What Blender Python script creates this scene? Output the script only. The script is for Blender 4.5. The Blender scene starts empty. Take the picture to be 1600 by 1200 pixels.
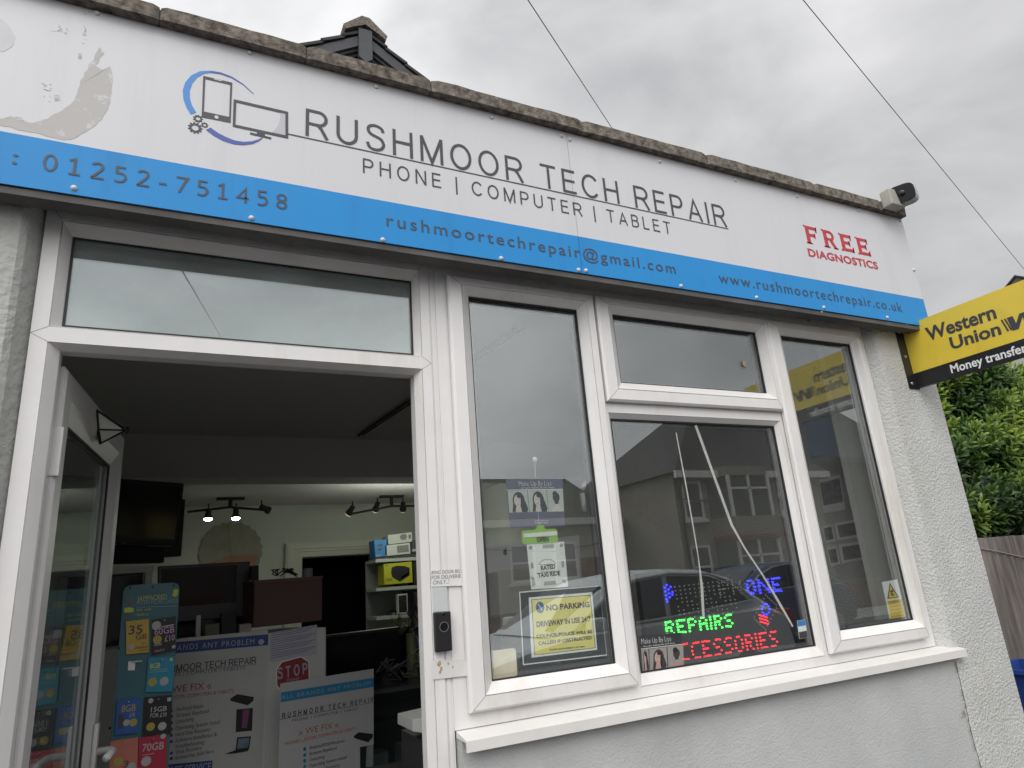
import bpy, bmesh, math, random
from mathutils import Vector, noise
random.seed(7)
R = math.radians
sc = bpy.context.scene
COL = sc.collection

# ------------------------------------------------------------------ camera, sky, sun, exposure
EYE = Vector((0.0, -1.85, 1.45))
RT = Vector((0.8973671063625818, -0.43481731359742887, -0.07527403413104536))
UP = Vector((-0.059890166808099776, -0.2890046593337364, 0.95545249740795))
FW = Vector((0.4372018347835981, 0.8528834684054476, 0.2853845563140187))
FOC = 1053.036
from mathutils import Matrix
cam_d = bpy.data.cameras.new('camera'); cam = bpy.data.objects.new('camera', cam_d); COL.objects.link(cam)
m = Matrix((( RT.x, UP.x, -FW.x, EYE.x), (RT.y, UP.y, -FW.y, EYE.y), (RT.z, UP.z, -FW.z, EYE.z), (0, 0, 0, 1)))
cam.matrix_world = m
cam_d.sensor_fit = 'HORIZONTAL'; cam_d.sensor_width = 36.0; cam_d.lens = FOC * 36.0 / 1600.0
cam_d.clip_start = 0.05; cam_d.clip_end = 2000
sc.camera = cam

SUN_EL, SUN_ROT = R(50), R(217)          # high sun behind thick cloud, behind the viewer
w = bpy.data.worlds.new("World"); sc.world = w; w.use_nodes = True
nt = w.node_tree; nt.nodes.clear()
N = nt.nodes.new; L = nt.links.new
out = N('ShaderNodeOutputWorld'); bg = N('ShaderNodeBackground'); bg.inputs['Strength'].default_value = 0.12
sky = N('ShaderNodeTexSky'); sky.sky_type = 'NISHITA'; sky.sun_disc = False
sky.sun_elevation = SUN_EL; sky.sun_rotation = SUN_ROT; sky.dust_density = 3.0
bw = N('ShaderNodeRGBToBW'); L(sky.outputs[0], bw.inputs[0])
tc = N('ShaderNodeTexCoord'); mp = N('ShaderNodeMapping'); mp.inputs['Scale'].default_value = (1.0, 1.0, 2.2)
mp.inputs['Location'].default_value = (0.35, 0.2, 0.1)
L(tc.outputs['Generated'], mp.inputs[0])
nz = N('ShaderNodeTexNoise'); nz.inputs['Scale'].default_value = 2.3; nz.inputs['Detail'].default_value = 7; nz.inputs['Roughness'].default_value = 0.5
nz.inputs['Distortion'].default_value = 0.35
L(mp.outputs[0], nz.inputs['Vector'])
ramp = N('ShaderNodeValToRGB'); ramp.color_ramp.elements[0].position = 0.34; ramp.color_ramp.elements[1].position = 0.66
ramp.color_ramp.elements[0].color = (4.0, 4.05, 4.2, 1); ramp.color_ramp.elements[1].color = (7.5, 7.5, 7.6, 1)
L(nz.outputs['Fac'], ramp.inputs[0])
cmb = N('ShaderNodeCombineColor')
for k in range(3): L(bw.outputs[0], cmb.inputs[k])
mx = N('ShaderNodeMix'); mx.data_type = 'RGBA'; mx.inputs['Factor'].default_value = 0.82
dt = N('ShaderNodeVectorMath'); dt.operation = 'DOT_PRODUCT'; dt.inputs[1].default_value = (-0.12, -0.84, 0.53); L(tc.outputs['Generated'], dt.inputs[0])
mr = N('ShaderNodeMapRange'); mr.inputs['From Min'].default_value = 0.2; mr.inputs['From Max'].default_value = 0.8; mr.inputs['To Min'].default_value = 1.0; mr.inputs['To Max'].default_value = 1.95
L(dt.outputs['Value'], mr.inputs['Value'])
d2 = N('ShaderNodeVectorMath'); d2.operation = 'DOT_PRODUCT'; d2.inputs[1].default_value = (-0.75, 0.25, 0.35); L(tc.outputs['Generated'], d2.inputs[0])
m2 = N('ShaderNodeMapRange'); m2.inputs['From Min'].default_value = -0.55; m2.inputs['From Max'].default_value = 0.3; m2.inputs['To Min'].default_value = 0.68; m2.inputs['To Max'].default_value = 1.06
L(d2.outputs['Value'], m2.inputs['Value'])
mm_ = N('ShaderNodeMath'); mm_.operation = 'MULTIPLY'; L(mr.outputs[0], mm_.inputs[0]); L(m2.outputs[0], mm_.inputs[1])
vm = N('ShaderNodeVectorMath'); vm.operation = 'SCALE'; L(ramp.outputs[0], vm.inputs[0]); L(mm_.outputs[0], vm.inputs['Scale'])
L(cmb.outputs[0], mx.inputs[6]); L(vm.outputs[0], mx.inputs[7])
L(mx.outputs[2], bg.inputs['Color']); L(bg.outputs[0], out.inputs[0])

sun_d = bpy.data.lights.new('sun', 'SUN'); sun_d.energy = 1.05; sun_d.angle = R(50); sun_d.color = (1.0, 0.97, 0.93)
sun = bpy.data.objects.new('sun', sun_d); COL.objects.link(sun)
sun.rotation_euler = (R(90) - SUN_EL, 0, R(-37))
sun.location = (0, -6, 8)
sc.view_settings.view_transform = 'Standard'; sc.view_settings.look = 'None'; sc.view_settings.gamma = 1.0
sc.view_settings.use_curve_mapping = False
sc.view_settings.exposure = 0.40

# ------------------------------------------------------------------ helpers
def lin(c):
    return c / 12.92 if c <= 0.04045 else ((c + 0.055) / 1.055) ** 2.4
def rgb(r, g, b):
    return (lin(r / 255), lin(g / 255), lin(b / 255), 1)
def mat(name, col, rough=0.6, spec=0.5, metal=0.0, var=0.0, vscale=6.0, bump=0.0, bscale=200.0, emit=None, dark=None, bdist=0.01, detail=6):
    m = bpy.data.materials.new(name); m.use_nodes = True
    t = m.node_tree; b = t.nodes['Principled BSDF']
    if len(col) == 3: col = (*col, 1)
    b.inputs['Base Color'].default_value = col
    b.inputs['Roughness'].default_value = rough
    b.inputs['Specular IOR Level'].default_value = spec
    b.inputs['Metallic'].default_value = metal
    if var or bump:
        co = t.nodes.new('ShaderNodeTexCoord')
    if var:
        n = t.nodes.new('ShaderNodeTexNoise'); n.inputs['Scale'].default_value = vscale; n.inputs['Detail'].default_value = detail
        n.inputs['Roughness'].default_value = 0.62
        t.links.new(co.outputs['Object'], n.inputs['Vector'])
        r = t.nodes.new('ShaderNodeValToRGB'); r.color_ramp.elements[0].position = 0.3; r.color_ramp.elements[1].position = 0.7
        d = dark if dark else tuple(c * (1 - var) for c in col[:3])
        r.color_ramp.elements[0].color = (*d[:3], 1); r.color_ramp.elements[1].color = col
        t.links.new(n.outputs['Fac'], r.inputs[0]); t.links.new(r.outputs[0], b.inputs['Base Color'])
    if bump:
        n2 = t.nodes.new('ShaderNodeTexNoise'); n2.inputs['Scale'].default_value = bscale; n2.inputs['Detail'].default_value = 4
        t.links.new(co.outputs['Object'], n2.inputs['Vector'])
        bp = t.nodes.new('ShaderNodeBump'); bp.inputs['Strength'].default_value = bump; bp.inputs['Distance'].default_value = bdist
        t.links.new(n2.outputs['Fac'], bp.inputs['Height']); t.links.new(bp.outputs[0], b.inputs['Normal'])
    if emit:
        b.inputs['Emission Color'].default_value = (*emit[:3], 1); b.inputs['Emission Strength'].default_value = emit[3]
    return m
def glass(name, r0=0.09, tint=(0.86, 0.9, 0.88), grime=0.04, rough=0.0, gcol=(0.55, 0.58, 0.57)):
    m = bpy.data.materials.new(name); m.use_nodes = True; t = m.node_tree; t.nodes.clear()
    o = t.nodes.new('ShaderNodeOutputMaterial'); tr = t.nodes.new('ShaderNodeBsdfTransparent'); gl = t.nodes.new('ShaderNodeBsdfGlossy')
    df = t.nodes.new('ShaderNodeBsdfDiffuse'); df.inputs['Color'].default_value = (*gcol, 1)
    tr.inputs['Color'].default_value = (*tint, 1); gl.inputs['Roughness'].default_value = rough; gl.inputs['Color'].default_value = (0.95, 1, 1, 1)
    lw = t.nodes.new('ShaderNodeLayerWeight'); lw.inputs['Blend'].default_value = 0.5
    pw = t.nodes.new('ShaderNodeMath'); pw.operation = 'POWER'; pw.inputs[1].default_value = 4.0
    t.links.new(lw.outputs['Facing'], pw.inputs[0])
    ml = t.nodes.new('ShaderNodeMath'); ml.operation = 'MULTIPLY_ADD'; ml.inputs[1].default_value = 1 - r0; ml.inputs[2].default_value = r0
    t.links.new(pw.outputs[0], ml.inputs[0])
    mixA = t.nodes.new('ShaderNodeMixShader'); t.links.new(ml.outputs[0], mixA.inputs[0]); t.links.new(tr.outputs[0], mixA.inputs[1]); t.links.new(gl.outputs[0], mixA.inputs[2])
    co = t.nodes.new('ShaderNodeTexCoord'); n = t.nodes.new('ShaderNodeTexNoise'); n.inputs['Scale'].default_value = 7; n.inputs['Detail'].default_value = 8
    t.links.new(co.outputs['Object'], n.inputs['Vector'])
    mg = t.nodes.new('ShaderNodeMath'); mg.operation = 'MULTIPLY'; mg.inputs[1].default_value = grime * 2; t.links.new(n.outputs['Fac'], mg.inputs[0])
    mixB = t.nodes.new('ShaderNodeMixShader'); t.links.new(mg.outputs[0], mixB.inputs[0]); t.links.new(mixA.outputs[0], mixB.inputs[1]); t.links.new(df.outputs[0], mixB.inputs[2])
    t.links.new(mixB.outputs[0], o.inputs[0])
    return m

def ray(u, v):
    return RT * ((u - 800) / FOC) - UP * ((v - 600) / FOC) + FW
class Plane:
    """vertical plane through (x, y) running along angle a; n points at the viewer's side"""
    def __init__(s, x, y, a=0.0):
        s.o = Vector((x, y, 0)); s.u = Vector((math.cos(R(a)), math.sin(R(a)), 0)); s.n = Vector((s.u.y, -s.u.x, 0))
    def at(s, u, v):
        d = ray(u, v); k = (s.o - EYE).dot(s.n) / d.dot(s.n); p = EYE + d * k
        return ((p - s.o).dot(s.u), p.z)
    def w(s, a, z, d=0.0):
        return s.o + s.u * a + s.n * d + Vector((0, 0, z))
def px(u, v, y):
    d = ray(u, v); return EYE + d * ((y - EYE.y) / d.y)

class MB:
    def __init__(s): s.bm = bmesh.new()
    def face(s, pts):
        try: return s.bm.faces.new([s.bm.verts.new(p) for p in pts])
        except ValueError: return None
    def hexa(s, p):     # 8 points: bottom 4 ccw, top 4 ccw
        v = [s.bm.verts.new(q) for q in p]
        for f in ((0, 3, 2, 1), (4, 5, 6, 7), (0, 1, 5, 4), (1, 2, 6, 5), (2, 3, 7, 6), (3, 0, 4, 7)): s.bm.faces.new([v[i] for i in f])
        return v
    def box(s, x0, x1, y0, y1, z0, z1, bev=0.0):
        v = s.hexa([(x0, y0, z0), (x1, y0, z0), (x1, y1, z0), (x0, y1, z0), (x0, y0, z1), (x1, y0, z1), (x1, y1, z1), (x0, y1, z1)])
        if bev:
            es = list({e for q in v for e in q.link_edges})
            bmesh.ops.bevel(s.bm, geom=es, offset=bev, segments=2, profile=0.6, affect='EDGES')
        return s
    def slab(s, P, pts, d0, d1, bev=0.0):   # polygon (s,z) in plane P extruded from depth d0 (back) to d1 (front)
        n = len(pts)
        b = [s.bm.verts.new(P.w(a, z, d0)) for a, z in pts]; f = [s.bm.verts.new(P.w(a, z, d1)) for a, z in pts]
        s.bm.faces.new(f); s.bm.faces.new(b[::-1])
        for i in range(n):
            j = (i + 1) % n; s.bm.faces.new([b[i], b[j], f[j], f[i]])
        if bev:
            es = list({e for q in f for e in q.link_edges if e.other_vert(q) in f or e.other_vert(q) in b})
            bmesh.ops.bevel(s.bm, geom=es, offset=bev, segments=2, profile=0.6, affect='EDGES')
        return s
    def rect(s, P, a0, a1, z0, z1, d0, d1, bev=0.0):
        return s.slab(P, [(a0, z0), (a1, z0), (a1, z1), (a0, z1)], d0, d1, bev)
    def strip(s, P, A, B, d0, d1):          # band between two polylines
        for i in range(len(A) - 1):
            s.slab(P, [A[i], A[i + 1], B[i + 1], B[i]], d0, d1)
        return s
    def tube(s, pts, r, seg=8, cap=True):
        pts = [Vector(p) for p in pts]; rings = []
        rr = r if isinstance(r, (list, tuple)) else [r] * len(pts)
        for i, p in enumerate(pts):
            t = (pts[min(i + 1, len(pts) - 1)] - pts[max(i - 1, 0)]).normalized()
            a = Vector((0, 0, 1)) if abs(t.z) < 0.9 else Vector((1, 0, 0))
            e1 = t.cross(a).normalized(); e2 = t.cross(e1)
            rings.append([s.bm.verts.new(p + (e1 * math.cos(2 * math.pi * k / seg) + e2 * math.sin(2 * math.pi * k / seg)) * rr[i]) for k in range(seg)])
        for A, B in zip(rings, rings[1:]):
            for k in range(seg): s.bm.faces.new([A[k], A[(k + 1) % seg], B[(k + 1) % seg], B[k]])
        if cap: s.bm.faces.new(rings[0][::-1]); s.bm.faces.new(rings[-1])
        return s
    def dome(s, c, n, r, h, seg=10, rings=3):
        c = Vector(c); n = Vector(n).normalized(); a = Vector((0, 0, 1)) if abs(n.z) < 0.9 else Vector((1, 0, 0))
        e1 = n.cross(a).normalized(); e2 = n.cross(e1); prev = None
        for k in range(rings):
            ph = math.pi / 2 * k / rings
            ring = [s.bm.verts.new(c + (e1 * math.cos(2 * math.pi * q / seg) + e2 * math.sin(2 * math.pi * q / seg)) * r * math.cos(ph) + n * h * math.sin(ph)) for q in range(seg)]
            if prev:
                for q in range(seg): s.bm.faces.new([prev[q], prev[(q + 1) % seg], ring[(q + 1) % seg], ring[q]])
            prev = ring
        top = s.bm.verts.new(c + n * h)
        for q in range(seg): s.bm.faces.new([prev[q], prev[(q + 1) % seg], top])
        return s
    def ring(s, outer, inner, prof):        # mitred rectangular frame; prof = [(fraction 0..1 from outer to inner, y)]
        loops = []
        for f, y in prof:
            q = [outer[i] + (inner[i] - outer[i]) * f for i in range(4)]
            x0, x1, z0, z1 = q
            loops.append([s.bm.verts.new(p) for p in ((x0, y, z0), (x1, y, z0), (x1, y, z1), (x0, y, z1))])
        for A, B in zip(loops, loops[1:] + loops[:1]):
            for k in range(4): s.bm.faces.new([A[k], A[(k + 1) % 4], B[(k + 1) % 4], B[k]])
        return s
    def obj(s, name, material, parent=None, smooth=False, label=None, cat=None, group=None, kind=None, recalc=True):
        if recalc: bmesh.ops.recalc_face_normals(s.bm, faces=s.bm.faces)
        me = bpy.data.meshes.new(name)
        if parent is not None: off = Vector(parent['wl'])
        else:
            vs = [v.co for v in s.bm.verts]
            off = Vector(((min(v.x for v in vs) + max(v.x for v in vs)) / 2, (min(v.y for v in vs) + max(v.y for v in vs)) / 2, min(v.z for v in vs)))
        bmesh.ops.translate(s.bm, verts=s.bm.verts, vec=-off)
        s.bm.to_mesh(me); s.bm.free()
        if smooth:
            for p in me.polygons: p.use_smooth = True
        me.materials.append(material)
        o = bpy.data.objects.new(name, me); COL.objects.link(o)
        if parent is None: o.location = off
        else: o.parent = parent
        o['wl'] = tuple(off)
        if label: o['label'] = label
        if cat: o['category'] = cat
        if group: o['group'] = group
        if kind: o['kind'] = kind
        return o
def thing(name, label, cat, loc, group=None):
    o = bpy.data.objects.new(name, None); COL.objects.link(o); o.location = loc; o.empty_display_size = 0.1
    o['label'] = label; o['category'] = cat; o['wl'] = tuple(loc)
    if group: o['group'] = group
    return o

_tc = {}
def text_mesh(s, track=1.0, thin=0.0):
    key = (s, track, thin)
    if key in _tc: return _tc[key]
    def make(st):
        c = bpy.data.curves.new('t', 'FONT'); c.body = st; c.size = 1.0; c.resolution_u = 3; c.space_character = track; c.offset = thin; c.fill_mode = 'FRONT'
        o = bpy.data.objects.new('t', c); COL.objects.link(o)
        dg = bpy.context.evaluated_depsgraph_get(); dg.update()
        me = bpy.data.meshes.new_from_object(o.evaluated_get(dg))
        COL.objects.unlink(o); bpy.data.objects.remove(o); bpy.data.curves.remove(c)
        return me
    me = make(s); V = [tuple(v.co[:2]) for v in me.vertices]; F = [tuple(p.vertices) for p in me.polygons]
    x0 = min(v[0] for v in V); x1 = max(v[0] for v in V)
    bpy.data.meshes.remove(me)
    if ('H', thin) not in _tc:
        hm = make('H'); _tc[('H', thin)] = max(v.co.y for v in hm.vertices); bpy.data.meshes.remove(hm)
    V = [((x - x0) / (x1 - x0), y / _tc[('H', thin)]) for x, y in V]
    _tc[key] = (V, F); return _tc[key]
def text(mb, P, s, bl, br, tl, d=0.001, track=1.0, thin=0.0, italic=0.0, pix=True):
    """letters between bottom-left, bottom-right, cap height from top-left; lie d in front of plane P"""
    a, b, c = (P.at(*bl), P.at(*br), P.at(*tl)) if pix else (bl, br, tl)
    ux, uz = b[0] - a[0], b[1] - a[1]; ln = math.hypot(ux, uz); ux /= ln; uz /= ln
    h = abs(-(c[0] - a[0]) * uz + (c[1] - a[1]) * ux)
    V, F = text_mesh(s, track, thin)
    vs = [mb.bm.verts.new(P.w(a[0] + ux * (x * ln + y * h * italic) - uz * y * h, a[1] + uz * (x * ln) + ux * y * h, d)) for x, y in V]
    for f in F:
        try: mb.bm.faces.new([vs[i] for i in f])
        except ValueError: pass
    return mb
def _arc(cx, cy, rx, ry, a0, a1, n=12): return [(cx + rx * math.cos(R(a0 + (a1 - a0) * k / n)), cy + ry * math.sin(R(a0 + (a1 - a0) * k / n))) for k in range(n + 1)]
def _spl(p, n=6):
    o = []
    for i in range(len(p) - 1):
        a, b_, c, d = p[max(i - 1, 0)], p[i], p[i + 1], p[min(i + 2, len(p) - 1)]
        for k in range(n):
            t = k / n; o.append(tuple(.5 * (2 * b_[q] + (c[q] - a[q]) * t + (2 * a[q] - 5 * b_[q] + 4 * c[q] - d[q]) * t * t + (3 * b_[q] - a[q] - 3 * c[q] + d[q]) * t ** 3) for q in (0, 1)))
    return o + [p[-1]]
def glyph(ch, h):
    """centre lines of one letter, cap height 1, h = half the stroke; returns (width, strokes)"""
    lo, hi = h, 1 - h
    g = {
     'R': (.68, [[(h, 0), (h, 1)], [(h, hi), (.40, hi)] + _arc(.40, (hi + .47) / 2, .22, (hi - .47) / 2, 90, -90)[1:] + [(h, .47)], [(.36, .47), (.47, .36), (.66, 0)]]),
     'P': (.62, [[(h, 0), (h, 1)], [(h, hi), (.36, hi)] + _arc(.36, (hi + .45) / 2, .22, (hi - .45) / 2, 90, -90)[1:] + [(h, .45)]]),
     'U': (.68, [[(h, 1), (h, .36)] + _arc(.34, .36, .34 - h, .36 - h, 180, 360)[1:] + [(.68 - h, 1)]]),
     'S': (.62, [_spl([(.56, .74), (.51, .88), (.31, hi + .01), (.12, .89), (.075, .745), (.16, .61), (.33, .54), (.49, .47), (.56, .34), (.57, .24), (.49, .10), (.31, lo - .01), (.12, .09), (.045, .28)])]),
     'H': (.68, [[(h, 0), (h, 1)], [(.68 - h, 0), (.68 - h, 1)], [(h, .53), (.68 - h, .53)]]),
     'M': (.80, [[(h, 0), (h, 1)], [(.80 - h, 0), (.80 - h, 1)], [(h, 1), (.40, .02), (.80 - h, 1)]]),
     'N': (.68, [[(h, 0), (h, 1)], [(.68 - h, 0), (.68 - h, 1)], [(h * 1.2, .98), (.68 - h * 1.2, .02)]]),
     'O': (.78, [_arc(.39, .5, .39 - h, .51 - h, 0, 360, 28)]),
     'T': (.64, [[(0, hi), (.64, hi)], [(.32, 0), (.32, hi)]]),
     'E': (.58, [[(h, 0), (h, 1)], [(h, hi), (.56, hi)], [(h, .52), (.53, .52)], [(h, lo), (.58, lo)]]),
     'C': (.72, [_arc(.39, .5, .39 - h, .51 - h, 38, 322, 24)]),
     'A': (.70, [[(.03, 0), (.35, .99), (.67, 0)], [(.15, .32), (.55, .32)]]),
     'I': (2 * h, [[(h, 0), (h, 1)]]), '|': (2 * h, [[(h, -.22), (h, 1.03)]]),
     'B': (.62, [[(h, 0), (h, 1)], [(h, hi), (.35, hi)] + _arc(.35, (hi + .53) / 2, .19, (hi - .53) / 2, 90, -90)[1:] + [(h, .53)], [(.35, .53)] + _arc(.35, (lo + .53) / 2, .22, (.53 - lo) / 2, 90, -90)[1:] + [(h, lo)]]),
     'L': (.52, [[(h, 1), (h, lo), (.52, lo)]]), '-': (.34, [[(0, .36), (.34, .36)]]),
     '0': (.58, [_arc(.29, .5, .29 - h, .51 - h, 0, 360, 24)]), '1': (.50, [[(.03, .84), (.26, 1 - h * .6), (.26, 0)], [(.04, lo), (.50, lo)]]),
     '2': (.56, [_spl([(.05, .84), (.16, .93), (.29, hi + .01), (.43, .90), (.48, .73), (.42, .56), (.27, .34), (.06, lo + .02)]) + [(.06, lo), (.56, lo)]]),
     '5': (.54, [[(.47, hi), (.09, hi), (.09, .56)], _spl([(.07, .56), (.24, .585), (.40, .53), (.475, .40), (.475, .27), (.39, .12), (.22, lo - .01), (.03, .09)])]),
     '7': (.54, [[(0, hi), (.52, hi), (.46, .84), (.15, 0)]]), '4': (.60, [[(.45, 0), (.45, 1), (.05, .30), (.60, .30)]]),
     '8': (.57, [_arc(.285, .745, .215, .255 - h, 0, 360, 20), _arc(.285, .26, .285 - h, .275 - h, 0, 360, 20)]),
    }
    return g.get(ch)
def sans(mb, P, s, bl, br, tl, d=0.001, weight=.11, sx=1.0):
    """monoline capitals spread to the measured width"""
    a, b, c = P.at(*bl), P.at(*br), P.at(*tl)
    ux, uz = b[0] - a[0], b[1] - a[1]; ln = math.hypot(ux, uz); ux /= ln; uz /= ln
    H_ = abs(-(c[0] - a[0]) * uz + (c[1] - a[1]) * ux); h = weight / 2
    nat = sum((glyph(ch, h)[0] if ch != ' ' else .22) for ch in s) * H_ * sx; gap = (ln - nat) / (len(s) - 1)
    x = 0; lay = 0
    def W(p, q): return P.w(a[0] + ux * p - uz * q, a[1] + uz * p + ux * q, d + .00012 * (lay % 4))
    for ch in s:
        if ch == ' ': x += .22 * H_ * sx + gap; continue
        wd, st = glyph(ch, h)
        for pts in st:
            L_, R_ = [], []; n = len(pts); closed = n > 12 and math.hypot(pts[0][0] - pts[-1][0], pts[0][1] - pts[-1][1]) < 1e-4
            for i, p in enumerate(pts):
                q0 = pts[i - 1] if i else (pts[-2] if closed else None); q1 = pts[i + 1] if i < n - 1 else (pts[1] if closed else None)
                def un(u, v):
                    l_ = math.hypot(v[0] - u[0], v[1] - u[1]) or 1; return ((v[0] - u[0]) / l_, (v[1] - u[1]) / l_)
                d0 = un(q0, p) if q0 else un(p, q1); d1 = un(p, q1) if q1 else d0
                nx, ny = -(d0[1] + d1[1]), d0[0] + d1[0]; l_ = math.hypot(nx, ny) or 1; nx /= l_; ny /= l_
                m_ = h / max(.32, nx * -d0[1] + ny * d0[0])
                L_.append((p[0] + nx * m_, p[1] + ny * m_)); R_.append((p[0] - nx * m_, p[1] - ny * m_))
            for i in range(n - 1):
                mb.face([W(x + q[0] * H_ * sx, max(min(q[1], 1.06), -.28) * H_) for q in (R_[i], R_[i + 1], L_[i + 1], L_[i])])
            lay += 1
        x += wd * H_ * sx + gap
    return mb
def poly(mb, P, pts, d0, d1):
    return mb.slab(P, [P.at(*p) for p in pts], d0, d1)
def disc(mb, P, c, r, d0, d1, seg=20, pix=True, sx=1.0):
    a = P.at(*c) if pix else c
    return mb.slab(P, [(a[0] + r * sx * math.cos(2 * math.pi * k / seg), a[1] + r * math.sin(2 * math.pi * k / seg)) for k in range(seg)], d0, d1)

# ------------------------------------------------------------------ materials
M = {}
M['upvc'] = mat('white_upvc', (0.785, 0.768, 0.752), 0.32, 0.5, var=0.06, vscale=9)
M['upvc_shaded'] = mat('white_upvc_shaded', (0.64, 0.63, 0.62), 0.4, var=.05, vscale=5)  # same white plastic as the frames, toned darker for the shade indoors
M['seam'] = mat('dirt_seam', (0.20, 0.19, 0.18), 0.8)
M['gasket'] = mat('black_gasket', (0.02, 0.02, 0.022), 0.6)
def stucco(name, col, scale, dist, dark):
    m = mat(name, col, 0.9, 0.2, var=0.2, vscale=2.2, dark=dark)
    t = m.node_tree; b = t.nodes['Principled BSDF']; co = t.nodes.new('ShaderNodeTexCoord')
    n1 = t.nodes.new('ShaderNodeTexNoise'); n1.inputs['Scale'].default_value = scale; n1.inputs['Detail'].default_value = 5; n1.inputs['Roughness'].default_value = 0.55
    t.links.new(co.outputs['Object'], n1.inputs['Vector'])
    r = t.nodes.new('ShaderNodeValToRGB'); r.color_ramp.elements[0].position = 0.38; r.color_ramp.elements[1].position = 0.68
    t.links.new(n1.outputs['Fac'], r.inputs[0])
    bp = t.nodes.new('ShaderNodeBump'); bp.inputs['Strength'].default_value = 0.9; bp.inputs['Distance'].default_value = dist
    t.links.new(r.outputs[0], bp.inputs['Height']); t.links.new(bp.outputs[0], b.inputs['Normal'])
    return m
M['render'] = stucco('rough_grey_render', (0.62, 0.62, 0.59), 100, 0.0032, (0.50, 0.505, 0.49))
M['render_soft'] = stucco('weathered_grey_render', (0.50, 0.505, 0.48), 42, 0.003, (0.38, 0.385, 0.365))
M['render_smooth'] = stucco('smooth_grey_render', (0.545, 0.55, 0.53), 130, 0.0010, (0.44, 0.452, 0.445))
M['coping'] = mat('lichen_concrete', (0.285, 0.253, 0.215), 0.95, 0.1, var=0.7, vscale=40, bump=0.5, bscale=90, dark=(0.055, 0.046, 0.038), detail=12)
M['trim'] = mat('weathered_grey_batten', (0.13, 0.125, 0.12), 0.8, 0.3, var=0.4, vscale=8)
M['sign_white'] = mat('sign_white', (0.625, 0.625, 0.648), 0.36, 0.5, var=0.03, vscale=3)
M['sign_blue'] = mat('sign_blue', (0.018, 0.262, 0.63), 0.42, 0.3, var=0.05, vscale=4)
M['letter'] = mat('charcoal_vinyl', (0.05, 0.05, 0.055), 0.45)
M['letter_blue'] = mat('slate_vinyl', (0.045, 0.06, 0.085), 0.45)
M['red'] = mat('red_vinyl', (0.52, 0.035, 0.05), 0.5, var=0.15, vscale=40)
M['peel'] = mat('peeled_grey', (0.615, 0.612, 0.625), 0.8, var=0.2, vscale=26, dark=(0.505, 0.49, 0.475), detail=9)
_r = [n for n in M['peel'].node_tree.nodes if n.type == 'VALTORGB'][0]; _r.color_ramp.elements[0].position = .56; _r.color_ramp.elements[1].position = .62
M['stain'] = mat('stain_grey', (0.52, 0.52, 0.55), 0.6, var=0.1, vscale=12)
M['logo_blue'] = mat('logo_light_blue', (0.05, 0.24, 0.60), 0.4)
M['logo_navy'] = mat('logo_navy', (0.06, 0.10, 0.36), 0.4)
M['screw'] = mat('white_screw_cap', (0.6, 0.6, 0.6), 0.3)
M['steel'] = mat('steel', (0.45, 0.45, 0.46), 0.35, metal=0.8)
M['black'] = mat('black_plastic', (0.012, 0.012, 0.014), 0.35)
M['matblack'] = mat('matt_black', (0.01, 0.01, 0.012), 0.7)
M['screen'] = mat('dark_screen', (0.008, 0.008, 0.01), 0.12)
M['yellow'] = mat('sign_yellow', (0.76, 0.57, 0.06), 0.3, var=0.05, vscale=8)
M['white'] = mat('white_paper', (0.75, 0.75, 0.73), 0.7)
M['paper'] = mat('off_white_paper', (0.80, 0.82, 0.78), 0.7, var=0.08, vscale=30)
def streaks(m, amount, sx=9.0, sz=.7, hue=(.9, .86, .8)):
    t = m.node_tree; b = t.nodes['Principled BSDF']; co = t.nodes.new('ShaderNodeTexCoord'); mp_ = t.nodes.new('ShaderNodeMapping'); mp_.inputs['Scale'].default_value = (sx, sx, sz)
    n = t.nodes.new('ShaderNodeTexNoise'); n.inputs['Scale'].default_value = 1.0; n.inputs['Detail'].default_value = 9; n.inputs['Roughness'].default_value = .68
    t.links.new(co.outputs['Object'], mp_.inputs[0]); t.links.new(mp_.outputs[0], n.inputs['Vector'])
    r = t.nodes.new('ShaderNodeValToRGB'); r.color_ramp.elements[0].position = .52; r.color_ramp.elements[0].color = (1, 1, 1, 1); r.color_ramp.elements[1].position = .74; r.color_ramp.elements[1].color = (*hue, 1)
    t.links.new(n.outputs['Fac'], r.inputs[0]); mx_ = t.nodes.new('ShaderNodeMix'); mx_.data_type = 'RGBA'; mx_.blend_type = 'MULTIPLY'; mx_.inputs['Factor'].default_value = amount
    src = b.inputs['Base Color'].links[0].from_socket; t.links.new(src, mx_.inputs[6]); t.links.new(r.outputs[0], mx_.inputs[7]); t.links.new(mx_.outputs[2], b.inputs['Base Color'])
streaks(M['upvc'], 1.0, 6, 1.6, (.86, .83, .77)); streaks(M['sign_white'], 0.7, 10, .8, (.90, .89, .87)); streaks(M['sign_blue'], 1.0, 8, 1.0, (.84, .86, .88)); streaks(M['yellow'], 1.0, 6, 2.5, (.86, .84, .8)); streaks(M['render_smooth'], 0.45, 5, 1.2, (.86, .84, .79)); streaks(M['render'], 0.6, 7, 1.5, (.88, .86, .80))
M['glass'] = glass('window_glass', 0.125, (0.985, 0.992, 0.988), 0.008)
M['fan_glass'] = glass('fanlight_glass', 0.20, (0.8, 0.84, 0.83), 0.20, gcol=(0.60, 0.66, 0.65))
M['door_glass'] = glass('door_glass', 0.06, (0.9, 0.92, 0.92), 0.006)
M['case_glass'] = glass('showcase_glass', 0.05, (0.8, 0.85, 0.85), 0.01)
M['in_wall'] = mat('inner_wall', (0.55, 0.58, 0.52), 0.8, var=0.06, vscale=3)
M['in_ceiling'] = mat('inner_ceiling', (0.62, 0.60, 0.60), 0.9)
M['in_floor'] = mat('inner_floor', (0.17, 0.155, 0.14), 0.5, var=0.2)
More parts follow.
